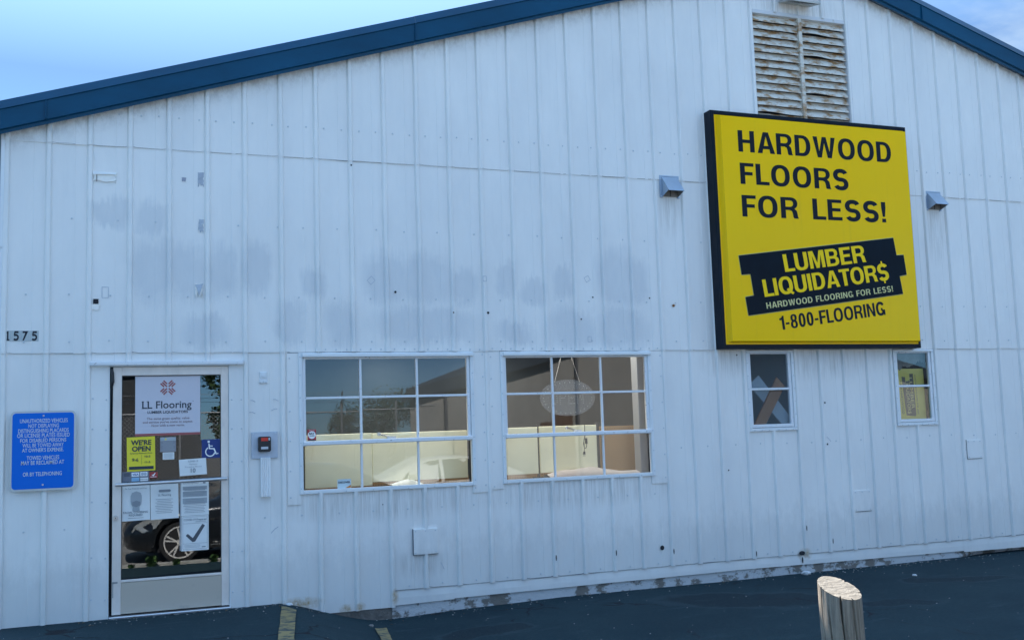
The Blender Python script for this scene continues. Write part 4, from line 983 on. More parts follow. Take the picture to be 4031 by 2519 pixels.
b = MB(); Q(b,.842,.924,1.130,1.150,YP-.004); Q(b,.838,.930,1.134,1.146,YP-.0035); b.build('plank_print', GINK, o_)
b = MB(); ctxt(b,'LL Flooring',.883,1.100,.015,YP-.004,bold=.015); lines(b,.81,.95,.960,1.080,9,YP-.004,8,.003); b.build('lettering', GINK, o_)
o_ = sheet('form', 1.010, 1.226, .930, 1.203, YP, PAPER, 'white printed form with grey text boxes, upper sheet at the lower right of the door', 'form', wav=0)
b = MB(); Q(b,1.022,1.212,1.135,1.165,YP-.001); Q(b,1.022,1.212,1.080,1.125,YP-.001); Q(b,1.022,1.212,1.025,1.070,YP-.001); b.build('text_box', LINK, o_)
b = MB(); txt(b,'Social Distancing Protocol',1.025,1.145,1.186,1.194,YP-.001); lines(b,1.026,1.205,1.085,1.160,7,YP-.002,4,.003); lines(b,1.026,1.205,.950,1.065,9,YP-.002,6,.003); Q(b,1.18,1.20,1.184,1.196,YP-.001); b.build('print', GINK, o_)
o_ = sheet('poster', 1.012, 1.224, .650, .928, YP, PAPER, 'white sheet with a big dark tick reading COVID-19 Prepared, lowest sheet on the door', 'poster', wav=0)
b = MB()
for (x0,x1,z0,z1) in ((1.022,1.024,.662,.920),(1.212,1.214,.662,.920),(1.024,1.212,.918,.920),(1.024,1.212,.662,.664),(1.024,1.212,.866,.868),(1.024,1.212,.706,.708)): Q(b,x0,x1,z0,z1,YP-.001)
txt(b,'COVID-19 Prepared',1.030,1.206,.890,.905,YP-.001,bold=.02); lines(b,1.12,1.205,.874,.886,2,YP-.001,4,.002); lines(b,1.03,1.16,.672,.70,3,YP-.001,4,.002); Q(b,1.17,1.20,.672,.680,YP-.001)
b.build('lettering', GINK, o_)
b = MB(); poly2(b, [(1.045,.772),(1.062,.786),(1.100,.750),(1.175,.860),(1.195,.846),(1.118,.722),(1.098,.718)][::-1], YP-.0015); b.build('check_mark', mat('dark_grey_ink',(.09,.095,.11),.6), o_)
b = MB()
tag(None or (lambda bb: (bb.box(1.000,1.009,YP,YP+.002,.655,1.20), bb.build('plastic_binding', mat('binding',(.35,.37,.40),.4)))[1])(MB()), 'thin clear binding strip along the left edge of the two right-hand sheets', 'binding strip')
# window stickers
yw = .010
o_ = sheet('alarm_sticker', 2.034, 2.106, 1.498, 1.594, yw, mat('alarm_red',(.42,.02,.03),.5), 'red and white round alarm company sticker in the lower left pane of the left window', 'sticker', wav=0)
b = MB(); disc(b, 2.070, 1.547, .033, yw-.001, 24); b.build('white_disc', WINK, o_)
b = MB(); ctxt(b,'BAY',2.070,1.550,.017,yw-.002,bold=.03); ctxt(b,'ALARM',2.070,1.535,.009,yw-.002,bold=.02); Q(b,2.036,2.104,1.499,1.508,yw-.001); b.build('lettering', INK, o_)
b = MB(); ctxt(b,'PROTECTED BY',2.070,1.584,.006,yw-.001,wide=.8); b.build('lettering', WINK, o_)
yw = .016
o_ = sheet('card_sticker', 2.284, 2.401, 1.084, 1.162, yw, mat('discover_white',(.55,.66,.70),.5), 'white and orange payment card sticker at the bottom of the left window', 'sticker', wav=0)
b = MB(); txt(b,'DISCOVER',2.292,2.393,1.128,1.143,yw-.001,bold=.03); b.build('lettering', INK, o_)
b = MB(); poly2(b,[(2.35,1.087),(2.399,1.087),(2.399,1.112)],yw-.001); b.build('orange_corner', mat('orange',(.60,.22,.04),.5), o_)

# ------------------------------------------------------------------ interior
def dp(x, z, y): k = (8.877+y)/8.877; return .513+(x-.513)*k, 1.561+(z-1.561)*k
IN = MB(); ZC = 2.76
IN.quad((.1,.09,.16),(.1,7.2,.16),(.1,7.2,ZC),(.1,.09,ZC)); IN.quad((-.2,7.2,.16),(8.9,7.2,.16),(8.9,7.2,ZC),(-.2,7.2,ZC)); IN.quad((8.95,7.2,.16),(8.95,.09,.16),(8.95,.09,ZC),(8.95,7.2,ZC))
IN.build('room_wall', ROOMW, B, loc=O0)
b = MB(); b.quad((-.3,.08,.165),(9.2,.08,.165),(9.2,7.2,.165),(-.3,7.2,.165)); b.build('room_floor', mat('wood_floor',(.16,.10,.06),.4,var=.3,scale=5,stretch=(1,.1,1)), B, loc=O0)
b = MB(); b.quad((-.3,7.2,ZC),(9.2,7.2,ZC),(9.2,.08,ZC),(-.3,.08,ZC)); b.build('room_ceiling', mat('ceiling',(.40,.40,.38),.9), B, loc=O0)
b = MB(); b.box(.1,1.80,2.2,2.25,.17,ZC-.002); b.box(1.80,1.85,.088,2.25,.17,ZC-.002); b.build('door_light_block', mat('dark_light_block',(.018,.024,.028),.7), B, loc=O0)  # added dark walls: keep lamp light out of the space behind the door
# boards added behind the window heads to stop lamp light leaking out
for x0, x1 in ((1.95,3.52),(3.77,5.32),(6.40,7.0),(8.25,8.83)):
    b = MB(); b.box(x0, x1, .031, .06, 2.215, 2.40); b.build('head_light_block', ROOMD, B, loc=O0)
# inside lining of the front wall
b = MB()
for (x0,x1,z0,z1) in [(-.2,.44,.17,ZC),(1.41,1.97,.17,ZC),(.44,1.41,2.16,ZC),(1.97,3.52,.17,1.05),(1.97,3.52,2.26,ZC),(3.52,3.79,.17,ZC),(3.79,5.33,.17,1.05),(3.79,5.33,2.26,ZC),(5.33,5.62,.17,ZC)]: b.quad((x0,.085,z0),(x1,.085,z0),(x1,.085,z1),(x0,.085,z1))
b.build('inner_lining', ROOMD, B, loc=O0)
b = MB(); b.bbox(5.245, 5.40, .10, .22, .17, 2.6, .004); b.build('inner_post', mat('grey_post_paint', (.22,.235,.26), .6), B, loc=O0)
b = MB(); b.box(6.30,6.32,.09,1.2,.17,2.6); b.box(7.12,7.14,.09,1.2,.17,2.6); b.box(6.30,7.14,1.2,1.22,.17,2.6); b.box(8.18,8.20,.09,1.2,.17,2.6); b.box(8.98,9.0,.09,1.2,.17,2.6); b.box(8.18,9.0,1.2,1.22,.17,2.6)
b.build('closet_wall', mat('closet_paint',(.33,.37,.40),.7), B, loc=O0)
# ceiling lights (lit lamps seen at the top of the windows)
LIT = bpy.data.materials.new('lit_diffuser'); LIT.use_nodes = True; pbn = LIT.node_tree.nodes['Principled BSDF']; pbn.inputs['Base Color'].default_value = (.9,.9,.85,1); pbn.inputs['Emission Color'].default_value = (1,.93,.78,1); pbn.inputs['Emission Strength'].default_value = 1.6
def clight(x, y, lab):
    f = E('ceiling_light', (x, y, ZC-.09), lab, 'ceiling light', 'fluorescent ceiling lights inside the shop')
    b = MB(); b.box(x-.42,x+.42,y-.16,y+.16,ZC-.04,ZC-.002); b.build('fixture', WHITEP, f)
    b = MB(); b.box(x-.40,x+.40,y-.14,y+.14,ZC-.08,ZC-.041); b.build('diffuser', LIT, f)
clight(4.44, 6.6, 'lit fluorescent ceiling light seen at the top of the left window')
clight(6.10, 6.6, 'lit fluorescent ceiling light behind the top left corner of the right window')
for (x, y) in ((2.5,2.6),(4.0,3.4)):
    l = bpy.data.lights.new('room_light','AREA'); l.energy = 9; l.size = 1.2; l.color = (1,.95,.82); lo = bpy.data.objects.new('room_light', l); lo.location = (x,y,ZC-.1); sc.collection.objects.link(lo)
for x in (2.75, 4.55):      # added fill lights without fixtures, brightening the board faces
    l = bpy.data.lights.new('board_fill_light','AREA'); l.shape = 'RECTANGLE'; l.size = 1.3; l.size_y = .08; l.energy = 4.2; l.color = (1,.95,.84); lo = bpy.data.objects.new('board_fill_light', l); lo.location = (x,.13,2.62); lo.rotation_euler = (R(4),0,0); sc.collection.objects.link(lo)
# cream boards and pegboard
def board(x0, x1, z0, z1, y, m, name, label, cat, group=None, th_=.02, lean=0):
    X0, Z0 = dp(x0, z0, y); X1, Z1 = dp(x1, z1, y)
    b = MB(); b.bbox(X0, X1, y, y+th_, Z0, Z1, .003); return tag(b.build(name, m), label, cat, group)
G_ = 'cream display boards inside the windows'
board(2.006, 2.585, 1.096, 1.546, .30, CREAM, 'display_board', 'cream display board at the left end of the left window, its left edge showing', 'board', G_)
board(2.588, 3.455, 1.123, 1.543, .32, CREAM, 'display_board', 'wide cream display board filling the right two thirds of the left window', 'board', G_)
board(3.800, 4.137, 1.126, 1.550, .30, CREAM, 'display_board', 'narrow cream display board at the left of the right window', 'board', G_)
board(4.158, 4.737, 1.130, 1.553, .31, CREAM, 'display_board', 'cream display board behind the hanging power cord in the right window', 'board', G_)
PEG = mat('pegboard', (.40,.24,.105), .6, var=.06, scale=3)
def pegb(x0, x1, z0, z1, y, label, name='pegboard'):
    X0, Z0 = dp(x0,z0,y); X1, Z1 = dp(x1,z1,y)
    b = MB(); b.bbox(X0,X1,y,y+.006,Z0,Z1,.001)
    st = .0254; ix = int((X1-X0)/st); iz = int((Z1-Z0)/st)
    for i in range(ix):
        for j in range(iz):
            x = X0+st*(i+.5); z = Z0+st*(j+.5); b.add([(x+.0042*math.cos(a),y-.0006,z+.0042*math.sin(a)) for a in [q*math.pi/3 for q in range(6)]],[tuple(range(6))],1)
    return tag(b.build(name, [PEG, GAP]), label, 'pegboard')
pegb(4.745, 5.208, 1.06, 1.536, .36, 'brown pegboard standing in the right window beside the white post')
pegb(2.02, 3.46, 1.06, 1.14, .42, 'low brown pegboard strip under the cream boards of the left window')
pegb(3.82, 4.73, 1.06, 1.15, .42, 'low brown pegboard strip under the cream boards of the right window')
def rack(x0, x1, label):
    X0, Z0 = dp(x0,1.03,.33); X1, Z1 = dp(x1,1.57,.33); b = MB(); b.box(X0,X1,.345,.375,1.06,Z1); b.box(X0-.03,X1+.03,.34,.41,1.06,1.075); tag(b.build('display_post', BLK), label, 'post', 'black display posts behind the boards')
rack(4.138,4.157,'thin black post between two cream boards in the right window'); rack(4.742,4.772,'black post between a cream board and the brown pegboard')
# bench/sill board inside with draped paper
b = MB(); b.bbox(1.99,3.50,.10,.5,1.035,1.06,.003); b.bbox(3.81,5.23,.10,.5,1.035,1.06,.003)
tag(b.build('display_shelf', ROOMD), 'dark display shelf running just inside both large windows', 'shelf')
cl = MB(); n = 24; vs = []
for i in range(n+1):
    t = i/n; x = 4.30+(5.25-4.30)*t; zt_ = 1.105+.065*math.sin(math.pi*min(1,t*1.25))*(.7+.3*noise.noise((t*5,1,0)))
    vs += [(x,.12,1.062),(x,.13,1.075+.3*(zt_-1.06)),(x,.20,zt_),(x,.27,zt_-.01),(x,.29,1.063)]
cl.add(vs, [(i*5+j,(i+1)*5+j,(i+1)*5+j+1,i*5+j+1) for i in range(n) for j in range(4)])
tag(cl.build('folded_cloth', mat('beige_cloth',(.45,.42,.42),.8,var=.08,scale=6), smooth=True), 'pale folded cloth lying at the bottom of the right window', 'cloth')
cl = MB(); vs = []; n = 12
for i in range(n+1):
    t = i/n; x = 2.80+.28*t; h_ = .04*math.sin(math.pi*t)+.01
    vs += [(x,.14,1.062),(x,.18,1.075+h_),(x,.24,1.075+h_*.8),(x,.28,1.062)]
cl.add(vs, [(i*4+j,(i+1)*4+j,(i+1)*4+j+1,i*4+j+1) for i in range(n) for j in range(3)])
tag(cl.build('folded_cloth', mat('grey_cloth',(.50,.55,.55),.8), smooth=True), 'small grey cloth at the bottom of the left window', 'cloth')
# power cord hanging
CD = E('power_cord', (4.65,.06,1.27), 'black power cord with plug and switch hanging in the right window', 'power cord')
b = MB(); b.tube([(4.642,.05,1.56),(4.640,.05,1.50),(4.643,.05,1.46),(4.632,.055,1.42),(4.625,.055,1.38),(4.630,.055,1.345),(4.645,.055,1.335),(4.655,.055,1.352),(4.660,.055,1.40)],.0035,8)
b.tube([(4.640,.052,1.46),(4.628,.052,1.40),(4.630,.052,1.33),(4.628,.052,1.305)],.0035,8); b.build('cable', BLK, CD)
b = MB(); b.bbox(4.644,4.664,.045,.065,1.378,1.432,.004); b.build('switch_box', BLK, CD)
b = MB(); b.cyl((4.628,.052,1.308),(4.626,.052,1.280),.009,.013,n=12)
for x in (4.620,4.632): b.box(x-.0015,x+.0015,.050,.054,1.262,1.280)
b.build('plug', BLK, CD)
# oval acrylic sign hanging by strings
OV_ = E('oval_sign', (4.46,.14,1.63), 'unlit clear oval sign with dotted lettering hanging in the right window', 'sign')
b = MB(); X, Z = dp(4.455,1.812,.14); pts = [(X+.285*math.cos(a), Z+.172*math.sin(a)) for a in [i*2*math.pi/48 for i in range(48)]]; b.prism(pts,.138,.142)
AC = bpy.data.materials.new('clear_acrylic'); AC.use_nodes = True; nt = AC.node_tree
tr = nt.nodes.new('ShaderNodeBsdfTransparent'); pr = nt.nodes['Principled BSDF']; pr.inputs['Base Color'].default_value = (.50,.53,.56,1); pr.inputs['Roughness'].default_value=.2; ms = nt.nodes.new('ShaderNodeMixShader'); ms.inputs[0].default_value = .22
nt.links.new(tr.outputs[0], ms.inputs[1]); nt.links.new(pr.outputs[0], ms.inputs[2]); nt.links.new(ms.outputs[0], nt.nodes['Material Output'].inputs[0])
b.build('acrylic_panel', AC, OV_)
b = MB()
for i in range(30):
    a = i*2*math.pi/30; disc(b, X+.25*math.cos(a), Z+.145*math.sin(a), .0035, .1365, 6)
def dots(b, body, x0, x1, z0, z1, y):
    F = {'O':["01110","10001","10001","10001","10001","10001","01110"],'P':["11110","10001","10001","11110","10000","10000","10000"],'E':["11111","10000","10000","11110","10000","10000","11111"],'N':["10001","11001","10101","10101","10011","10001","10001"]}
    n = len(body)
    for k, ch in enumerate(body):
        for r_, row in enumerate(F[ch]):
            for c_, v_ in enumerate(row):
                if v_ == '1': disc(b, x0+(x1-x0)*(k+c_/6.2)/n, z1-(z1-z0)*r_/6, .0032, y, 6)
dots(b, 'OPEN', X-.17, X+.19, Z-.055, Z+.055, .1365)
b.build('dotted_lettering', mat('led_dots',(.60,.63,.64),.4), OV_)
b = MB(); b.tube([(X-.13,.14,Z+.15),(X-.01,.14,2.34)],.0015,6); b.tube([(X+.13,.14,Z+.15),(X+.01,.14,2.34)],.0015,6); b.build('string', WINK, OV_)
# boards crossed behind the frosted window
b = MB(); y=.05; q1 = [dp(*p,y) for p in ((6.51,1.56),(6.60,1.52),(6.86,1.92),(6.80,1.97))]
q1 = [dp(*p,y) for p in ((6.47,1.49),(6.58,1.46),(6.86,1.88),(6.77,1.97))]
b.prism(q1, .028, .05); tag(b.build('wooden_plank', mat('orange_plank',(.52,.20,.06),.6,var=.12,scale=10)), 'orange-brown plank crossed behind the frosted small window', 'plank')
b = MB(); q2 = [dp(*p,.07) for p in ((6.82,1.48),(6.95,1.52),(6.56,1.99),(6.44,1.90))]
b.prism(q2, .055, .075); tag(b.build('grey_plank', mat('pale_plank',(.55,.60,.64),.6)), 'pale grey plank crossed behind the orange plank in the frosted small window', 'plank')
# yellow sign leaning sideways in the right small window
y = .08
def d2(x, z): return dp(x, z, y)
X0, Z0 = d2(8.300,1.480); X1, Z1 = d2(8.665,2.040)
b = MB(); b.bbox(X0, X1, y, y+.006, Z0, Z1, .001); YS2 = b.build('yard_sign', mat('yard_sign_yellow',(.78,.72,.20),.5)); tag(YS2, 'yellow advertising sign standing sideways behind the right small window', 'sign')
b = MB(); yy = y-.001
zc0, zc1 = d2(8.37,1.53)[1], d2(8.37,1.985)[1]
bx0, bx1 = d2(8.378,1)[0], d2(8.525,1)[0]
poly2(b, [(bx0-.012,zc1-.03),(bx0+.035,zc1-.035),(bx0+.035,zc1-.075),(bx0+.095,zc1-.07),(bx0+.095,zc1),(bx0+.145,zc1),(bx1+.005,zc0+.02),(bx1-.005,zc0),(bx0+.02,zc0+.012)][::-1], yy); b.build('plank_print', mat('faded_black',(.16,.16,.15),.6), YS2)
def vtxt(b, body, xa, xb, za, zb, y):     # text running downward: baseline on the left side (xa) going from zb down to za
    vs, fs = bfont(body, .006); place(b, vs, fs, CAPH, (xa, zb), (xa+.012, za), (xb, zb), y)
b = MB(); vtxt(b,'LUMBER', bx0+.085, bx0+.125, zc0+.08, zc1-.04, yy-.001); vtxt(b,'LIQUIDATOR$', bx0+.034, bx0+.076, zc0+.03, zc1-.075, yy-.001); b.build('lettering', mat('print_yellow',(.78,.74,.35),.5), YS2)
b = MB(); vtxt(b,'1-800-HARDWOOD', bx0-.045, bx0-.018, zc0+.03, zc1-.08, yy-.001); vtxt(b,'HARDWOOD FLOORS FOR LESS!', bx1+.012, bx1+.030, zc0+.02, zc1-.01, yy-.001); b.build('lettering', mat('faded_black2',(.18,.18,.16),.6), YS2)
# torn plastic film at the top of that window
fb_ = MB(); rr = random.Random(3)
top = d2(8.50,2.215)[1]; xa, xb = d2(8.305,1)[0], d2(8.70,1)[0]; n = 30; low_ = []
for i in range(n+1):
    t = i/n; low_.append((xa+(xb-xa)*t, top-.19+.10*t+.05*noise.noise((t*6,2,0))+.03*noise.noise((t*23,5,0))))
fb_.add([(x,.07,z) for x,z in low_]+[(x,.07,top) for x,z in low_], [(i,i+1,i+2+n,i+1+n) for i in range(n)])
tag(fb_.build('torn_film', mat('grey_film',(.16,.18,.17),.6,var=.3,scale=6)), 'torn grey film hanging at the top of the right small window', 'film')

# ------------------------------------------------------------------ torn paper, tape and marks on the siding
TP = mat('torn_paper', (.90,.89,.85), .7, var=.08, scale=20)
TG = mat('glue_mark', (.34,.36,.44), .8, var=.2, scale=30)
TE = mat('tape_edge', (.44,.49,.56), .6, var=.2, scale=30)
def ragged(x0, x1, z0, z1, y, seed, rag=.2, n=7):
    o = []
    def j(a): return rag*a*noise.noise((len(o)*1.7, seed*3.1, 0))
    w, h = x1-x0, z1-z0
    for i in range(n): o.append((x0+w*i/n, z0+abs(j(h))*1.2))
    for i in range(n): o.append((x1-abs(j(w)), z0+h*i/n))
    for i in range(n): o.append((x1-w*i/n, z1-abs(j(h))*.3))
    for i in range(n): o.append((x0+abs(j(w))*.5, z1-h*i/n))
    return o
def scrap(name, x0, x1, z0, z1, m, label, cat, seed, y=-.009, th_=.002, rag=.5):
    b = MB(); b.prism(ragged(x0,x1,z0,z1,y,seed,rag), y-th_, y); return tag(b.build(name, m), label, cat)
s1 = scrap('torn_paper', .322,.511,3.640,3.728, TP, 'large torn white paper strip high on the siding above the door', 'torn paper', 1, th_=.006)
b = MB(); b.box(.354,.358,-.018,-.0155,3.642,3.70); b.build('dark_fold', GAP, s1)
b = MB(); b.add([(.326,-.016,3.728),(.326,-.026,3.700),(.50,-.026,3.706),(.505,-.016,3.722)],[(0,1,2,3)]); b.build('curled_flap', PAPER, s1)
scrap('glue_mark', 1.012,1.050,3.679,3.716, TG, 'small dark grey glue square high on the siding, left of the grey smear', 'mark', 2, th_=.001)
scrap('glue_mark', 1.141,1.192,3.640,3.768, mat('glue_smear',(.42,.46,.53),.8,var=.2,scale=20), 'vertical grey glue smear high on the siding', 'mark', 3, th_=.001)
scrap('torn_paper', 1.145,1.190,3.245,3.372, TE, 'narrow peeled tape remnant halfway up the siding above the door', 'torn paper', 4, th_=.001)
s5 = scrap('torn_paper', 1.118,1.184,2.700,2.826, TP, 'folded white paper scrap on the siding above the right side of the door', 'torn paper', 5, th_=.008)
b = MB(); b.add([(1.120,-.018,2.815),(1.182,-.020,2.824),(1.150,-.030,2.72)],[(0,2,1)]); b.build('folded_flap', TE, s5)
def outline(x0, x1, z0, z1, label, name='tape_outline', cat='tape mark', rot_=0, w=.004, y=-.0095):
    b = MB(); cx, cz = (x0+x1)/2, (z0+z1)/2
    def rt_(x, z): c, s_ = math.cos(rot_), math.sin(rot_); return (cx+(x-cx)*c-(z-cz)*s_, cz+(x-cx)*s_+(z-cz)*c)
    for (a, c, d_, e) in ((x0,x1,z0,z0+w),(x0,x1,z1-w,z1),(x0,x0+w,z0+w,z1-w),(x1-w,x1,z0+w,z1-w)):
        q = [rt_(a,d_),rt_(c,d_),rt_(c,e),rt_(a,e)]; b.add([(x,y,z) for x,z in q],[(0,1,2,3)])
    return tag(b.build(name, TE), label, cat)
outline(.400,.452,2.695,2.785,'faint rectangular tape outline left of the folded paper scrap')
s7 = scrap('torn_paper', .318,.392,2.594,2.645, TP, 'white paper corner below a black square on the siding above the blue sign', 'torn paper', 7, th_=.003)
b = MB(); b.prism(ragged(.336,.378,2.645,2.686,0,9,.2), -.014, -.009); b.build('black_square', GAP, s7)
outline(2.575,2.634,2.853,2.907,'diamond tape outline on the siding above the left window', rot_=.75)
outline(4.675,4.727,2.910,2.962,'diamond tape outline on the siding above the right window', rot_=.5)
outline(4.682,4.722,2.333,2.386,'small square tape outline just above the right window')
outline(3.640,3.676,2.888,2.938,'small tape outline on the rib between the two large windows', y=-.0315)
b = MB(); disc(b,5.625,2.690,.014,-.0092,10,1,1,3); poly2(b,[(5.598,2.690),(5.618,2.686),(5.640,2.688),(5.652,2.694),(5.625,2.698)],-.0095); tag(b.build('rust_spot', mat('rust',(.22,.09,.02),.9)), 'small rust spot on the siding left of the yellow sign', 'rust spot')
# scuffs near key box
sc_m = mat('scuff',(.50,.53,.58),.7,var=.2,scale=40)
b = MB()
for (x0,z0,x1,z1) in ((1.56,1.85,1.60,1.835),(1.745,1.855,1.79,1.84),(1.73,1.76,1.78,1.775),(1.55,1.75,1.60,1.74),(3.18,.40,3.21,.34),(1.72,.75,1.78,.80),(7.35,1.35,7.40,1.30)): stroke2(b,[(x0,z0),((x0+x1)/2,(z0+z1)/2+.006),(x1,z1)],.006,-.0085 if x0<2 else -.001)
tag(b.build('scuff_marks', sc_m), 'faint grey scuff marks on the siding around the black lock box', 'scuff marks', kind='stuff')

# ------------------------------------------------------------------ wooden post
def wood():
    m = bpy.data.materials.new('weathered_wood'); m.use_nodes = True; nt = m.node_tree; b = nt.nodes['Principled BSDF']
    t = nt.nodes.new('ShaderNodeTexCoord').outputs['Object']
    c = mixc(nt, ramp(nt, noise_tex(nt, mapping(nt,t,(26,26,1.4)), 2.2, 8, .7), .3, .7), (.11,.088,.066), (.34,.28,.22))
    c = mixc(nt, math_node(nt,'MULTIPLY',ramp(nt, noise_tex(nt, t, 5, 5), .5, .75), .45), c, (.46,.39,.29))
    c = mixc(nt, ramp(nt, noise_tex(nt, mapping(nt,t,(34,34,.9)), 1.6, 4, .5), .645, .67), c, (.02,.018,.016))
    nt.links.new(c, b.inputs['Base Color']); b.inputs['Roughness'].default_value = .85
    bp = nt.nodes.new('ShaderNodeBump'); bp.inputs['Strength'].default_value=.9; bp.inputs['Distance'].default_value=.006; nt.links.new(noise_tex(nt, mapping(nt,t,(30,30,1.2)), 2.4, 8, .7), bp.inputs['Height']); nt.links.new(bp.outputs[0], b.inputs['Normal'])
    return m
WD = wood()
def wood_end():
    m = bpy.data.materials.new('sawn_end'); m.use_nodes = True; nt = m.node_tree; b = nt.nodes['Principled BSDF']
    t = nt.nodes.new('ShaderNodeTexCoord').outputs['Object']
    c = mixc(nt, ramp(nt, noise_tex(nt, mapping(nt,t,(5,26,5),(0,0,0)), 3, 8, .7), .35, .65), (.09,.075,.058), (.27,.235,.19))
    wv = nt.nodes.new('ShaderNodeTexWave'); wv.wave_type='RINGS'; wv.rings_direction='Z'; wv.inputs['Scale'].default_value=26; wv.inputs['Distortion'].default_value=1.5; nt.links.new(t, wv.inputs[0])
    c = mixc(nt, math_node(nt,'MULTIPLY', ramp(nt, wv.outputs['Fac'], .0, .35, (1,1,1),(0,0,0)), .35), c, (.08,.065,.05))
    c = mixc(nt, ramp(nt, noise_tex(nt, mapping(nt,t,(2.5,22,5),(3,1,0)), 4, 3, .5), .66, .69), c, (.05,.04,.03))
    nt.links.new(c, b.inputs['Base Color']); b.inputs['Roughness'].default_value = .9
    bp = nt.nodes.new('ShaderNodeBump'); bp.inputs['Strength'].default_value=.6; bp.inputs['Distance'].default_value=.004; nt.links.new(noise_tex(nt, mapping(nt,t,(4,30,4)), 4, 6), bp.inputs['Height']); nt.links.new(bp.outputs[0], b.inputs['Normal'])
    return m
WE = wood_end()
PX, PY = 4.135, -4.2
PB = E('wooden_post', (PX, PY, GZ(PX,PY)), 'weathered round wooden bollard with a slanted sawn top, standing before the siding', 'post')
n = 180; rows = 40; b = MB(); vs = []
tocam = math.atan2(CAM.y-PY, CAM.x-PX)
cracks = [(tocam+.05,.50,.042,.032,.0),(tocam+.62,.75,.05,.022,.0),(tocam-.55,.6,.055,.020,.1),(tocam+.20,.95,.045,.030,.22),(tocam-.12,.9,.05,.014,.45),(tocam-1.05,.98,.045,.012,.0),(tocam+1.7,.9,.06,.02,0),(tocam+2.8,.9,.06,.02,0)]
def post_r(a, s_):     # s_ = 0 at top, 1 at ground
    r = .112*(1+.05*s_+.03*noise.noise((math.cos(a)*1.3, math.sin(a)*1.3, s_*2))+.012*noise.noise((math.cos(a)*6, math.sin(a)*6, s_*3)))
    r += .006*math.cos(2*(a-tocam-.6))
    for (ca, ln, w, dpt, st) in cracks:
        if s_ < st or s_ > st+ln: continue
        aa = ca+.03*math.sin(s_*9+ca); d_ = (a-aa+math.pi)%(2*math.pi)-math.pi
        k = 1-((s_-st)/ln)**2 if st == 0 else math.sin(math.pi*(s_-st)/ln)
        r -= dpt*k*max(0, 1-abs(d_)/(w*(.5+.7*k)))
    return r
side = Vector((math.cos(tocam+math.pi/2), math.sin(tocam+math.pi/2)))
tc2 = Vector((math.cos(tocam), math.sin(tocam)))
def topz(x, y):
    p = Vector((x, y)); return .645 - .27*p.dot(side) - .29*p.dot(tc2) + .0015*noise.noise((x*60,y*60,0))
zg = GZ(PX,PY)-.05
A = []
for i in range(n): A.append(2*math.pi*i/n)
# denser sampling near the front crack
for j in range(rows+1):
    s_ = (j/rows)
    for a in A:
        r = post_r(a, s_); x, y = r*math.cos(a), r*math.sin(a); zt = topz(x, y)
        z = zt+(zg-zt)*s_; lean = .012*s_
        vs.append((PX+x-lean*side.x*-1, PY+y-lean*side.y*-1, z))
fs = [(j*n+i, (j+1)*n+i, (j+1)*n+(i+1)%n, j*n+(i+1)%n) for j in range(rows) for i in range(n)]
b.add(vs, fs); b.build('post_shaft', WD, PB)
b = MB(); vs = []; K = 10
for k in range(K):
    f_ = 1-k/K
    for a in A:
        r = post_r(a, 0); cdep = r if k == 0 else r + (.112-r)*min(1,k*.12)*0
        x, y = r*f_*math.cos(a), r*f_*math.sin(a); vs.append((PX+x, PY+y, topz(x,y)+(.0015 if k == 0 else .0015+.0015*noise.noise((x*30,y*120,2)))))
vs.append((PX,PY,topz(0,0)+.002))
fs = [(k*n+i, k*n+(i+1)%n, (k+1)*n+(i+1)%n, (k+1)*n+i) for k in range(K-1) for i in range(n)]+[((K-1)*n+i,(K-1)*n+(i+1)%n,K*n) for i in range(n)]
b.add(vs, fs); b.build('sawn_top', WE, PB)

# ------------------------------------------------------------------ rubble and debris at the wall foot
def stone(x, y, r, m, label, name='stone', cat='stone', group=None, flat=.5):
    bm = bmesh.new(); bmesh.ops.create_icosphere(bm, subdivisions=2, radius=r)
    for v_ in bm.verts: v_.co *= 1+.45*noise.noise(v_.co*(1.2/r)+Vector((x*7,y*9,0))); v_.co.z *= flat
    me = bpy.data.meshes.new(name); bm.to_mesh(me); bm.free(); me.materials.append(m)
    o = bpy.data.objects.new(name, me); o.location = (x, y, GZ(x,y)+r*flat*.6); sc.collection.objects.link(o); return tag(o, label, cat, group)
WS = mat('white_rubble', (.60,.62,.64), .8, var=.15, scale=40); GS = mat('grey_rubble', (.22,.21,.20), .9, var=.3, scale=40)
stone(1.86,-.035,.030,WS,'white foam lump against the siding at the head of the left yellow line')
stone(2.47,-.36,.020,GS,'small grey stone at the head of the right yellow line')
stone(6.95,-.06,.050,WS,'pale rubble chunk lying against the cracked foundation behind the wooden post')
stone(7.72,-.72,.022,WS,'round white pebble on the asphalt right of the wooden post')
b = MB(); rr = random.Random(11)
for i in range(260):
    x = rr.choice((rr.uniform(2.5,9.8), rr.uniform(.3,2.2), rr.uniform(6.6,9.5))); y = -abs(rr.gauss(0,.10))-.02; r = rr.uniform(.002,.008); z = GZ(x,y)+.004
    b.add([(x-r,y-r*.6,z),(x+r*1.3,y-r*.5,z),(x+r,y+r,z+.001),(x-r*.5,y+r,z),(x,y,z+r)],[(0,1,4),(1,2,4),(2,3,4),(3,0,4)])
for i in range(160):
    x = rr.uniform(-.5,9); y = -rr.uniform(.1,3.5); r = rr.uniform(.002,.006); z = GZ(x,y)+.004
    b.add([(x-r,y-r*.6,z),(x+r*1.3,y-r*.5,z),(x+r,y+r,z+.001),(x-r*.5,y+r,z),(x,y,z+r)],[(0,1,4),(1,2,4),(2,3,4),(3,0,4)])
tag(b.build('grit', mat('grit',(.28,.28,.27),.9,var=.4,scale=9)), 'scattered grit and paint flakes along the foot of the wall', 'grit', kind='stuff')

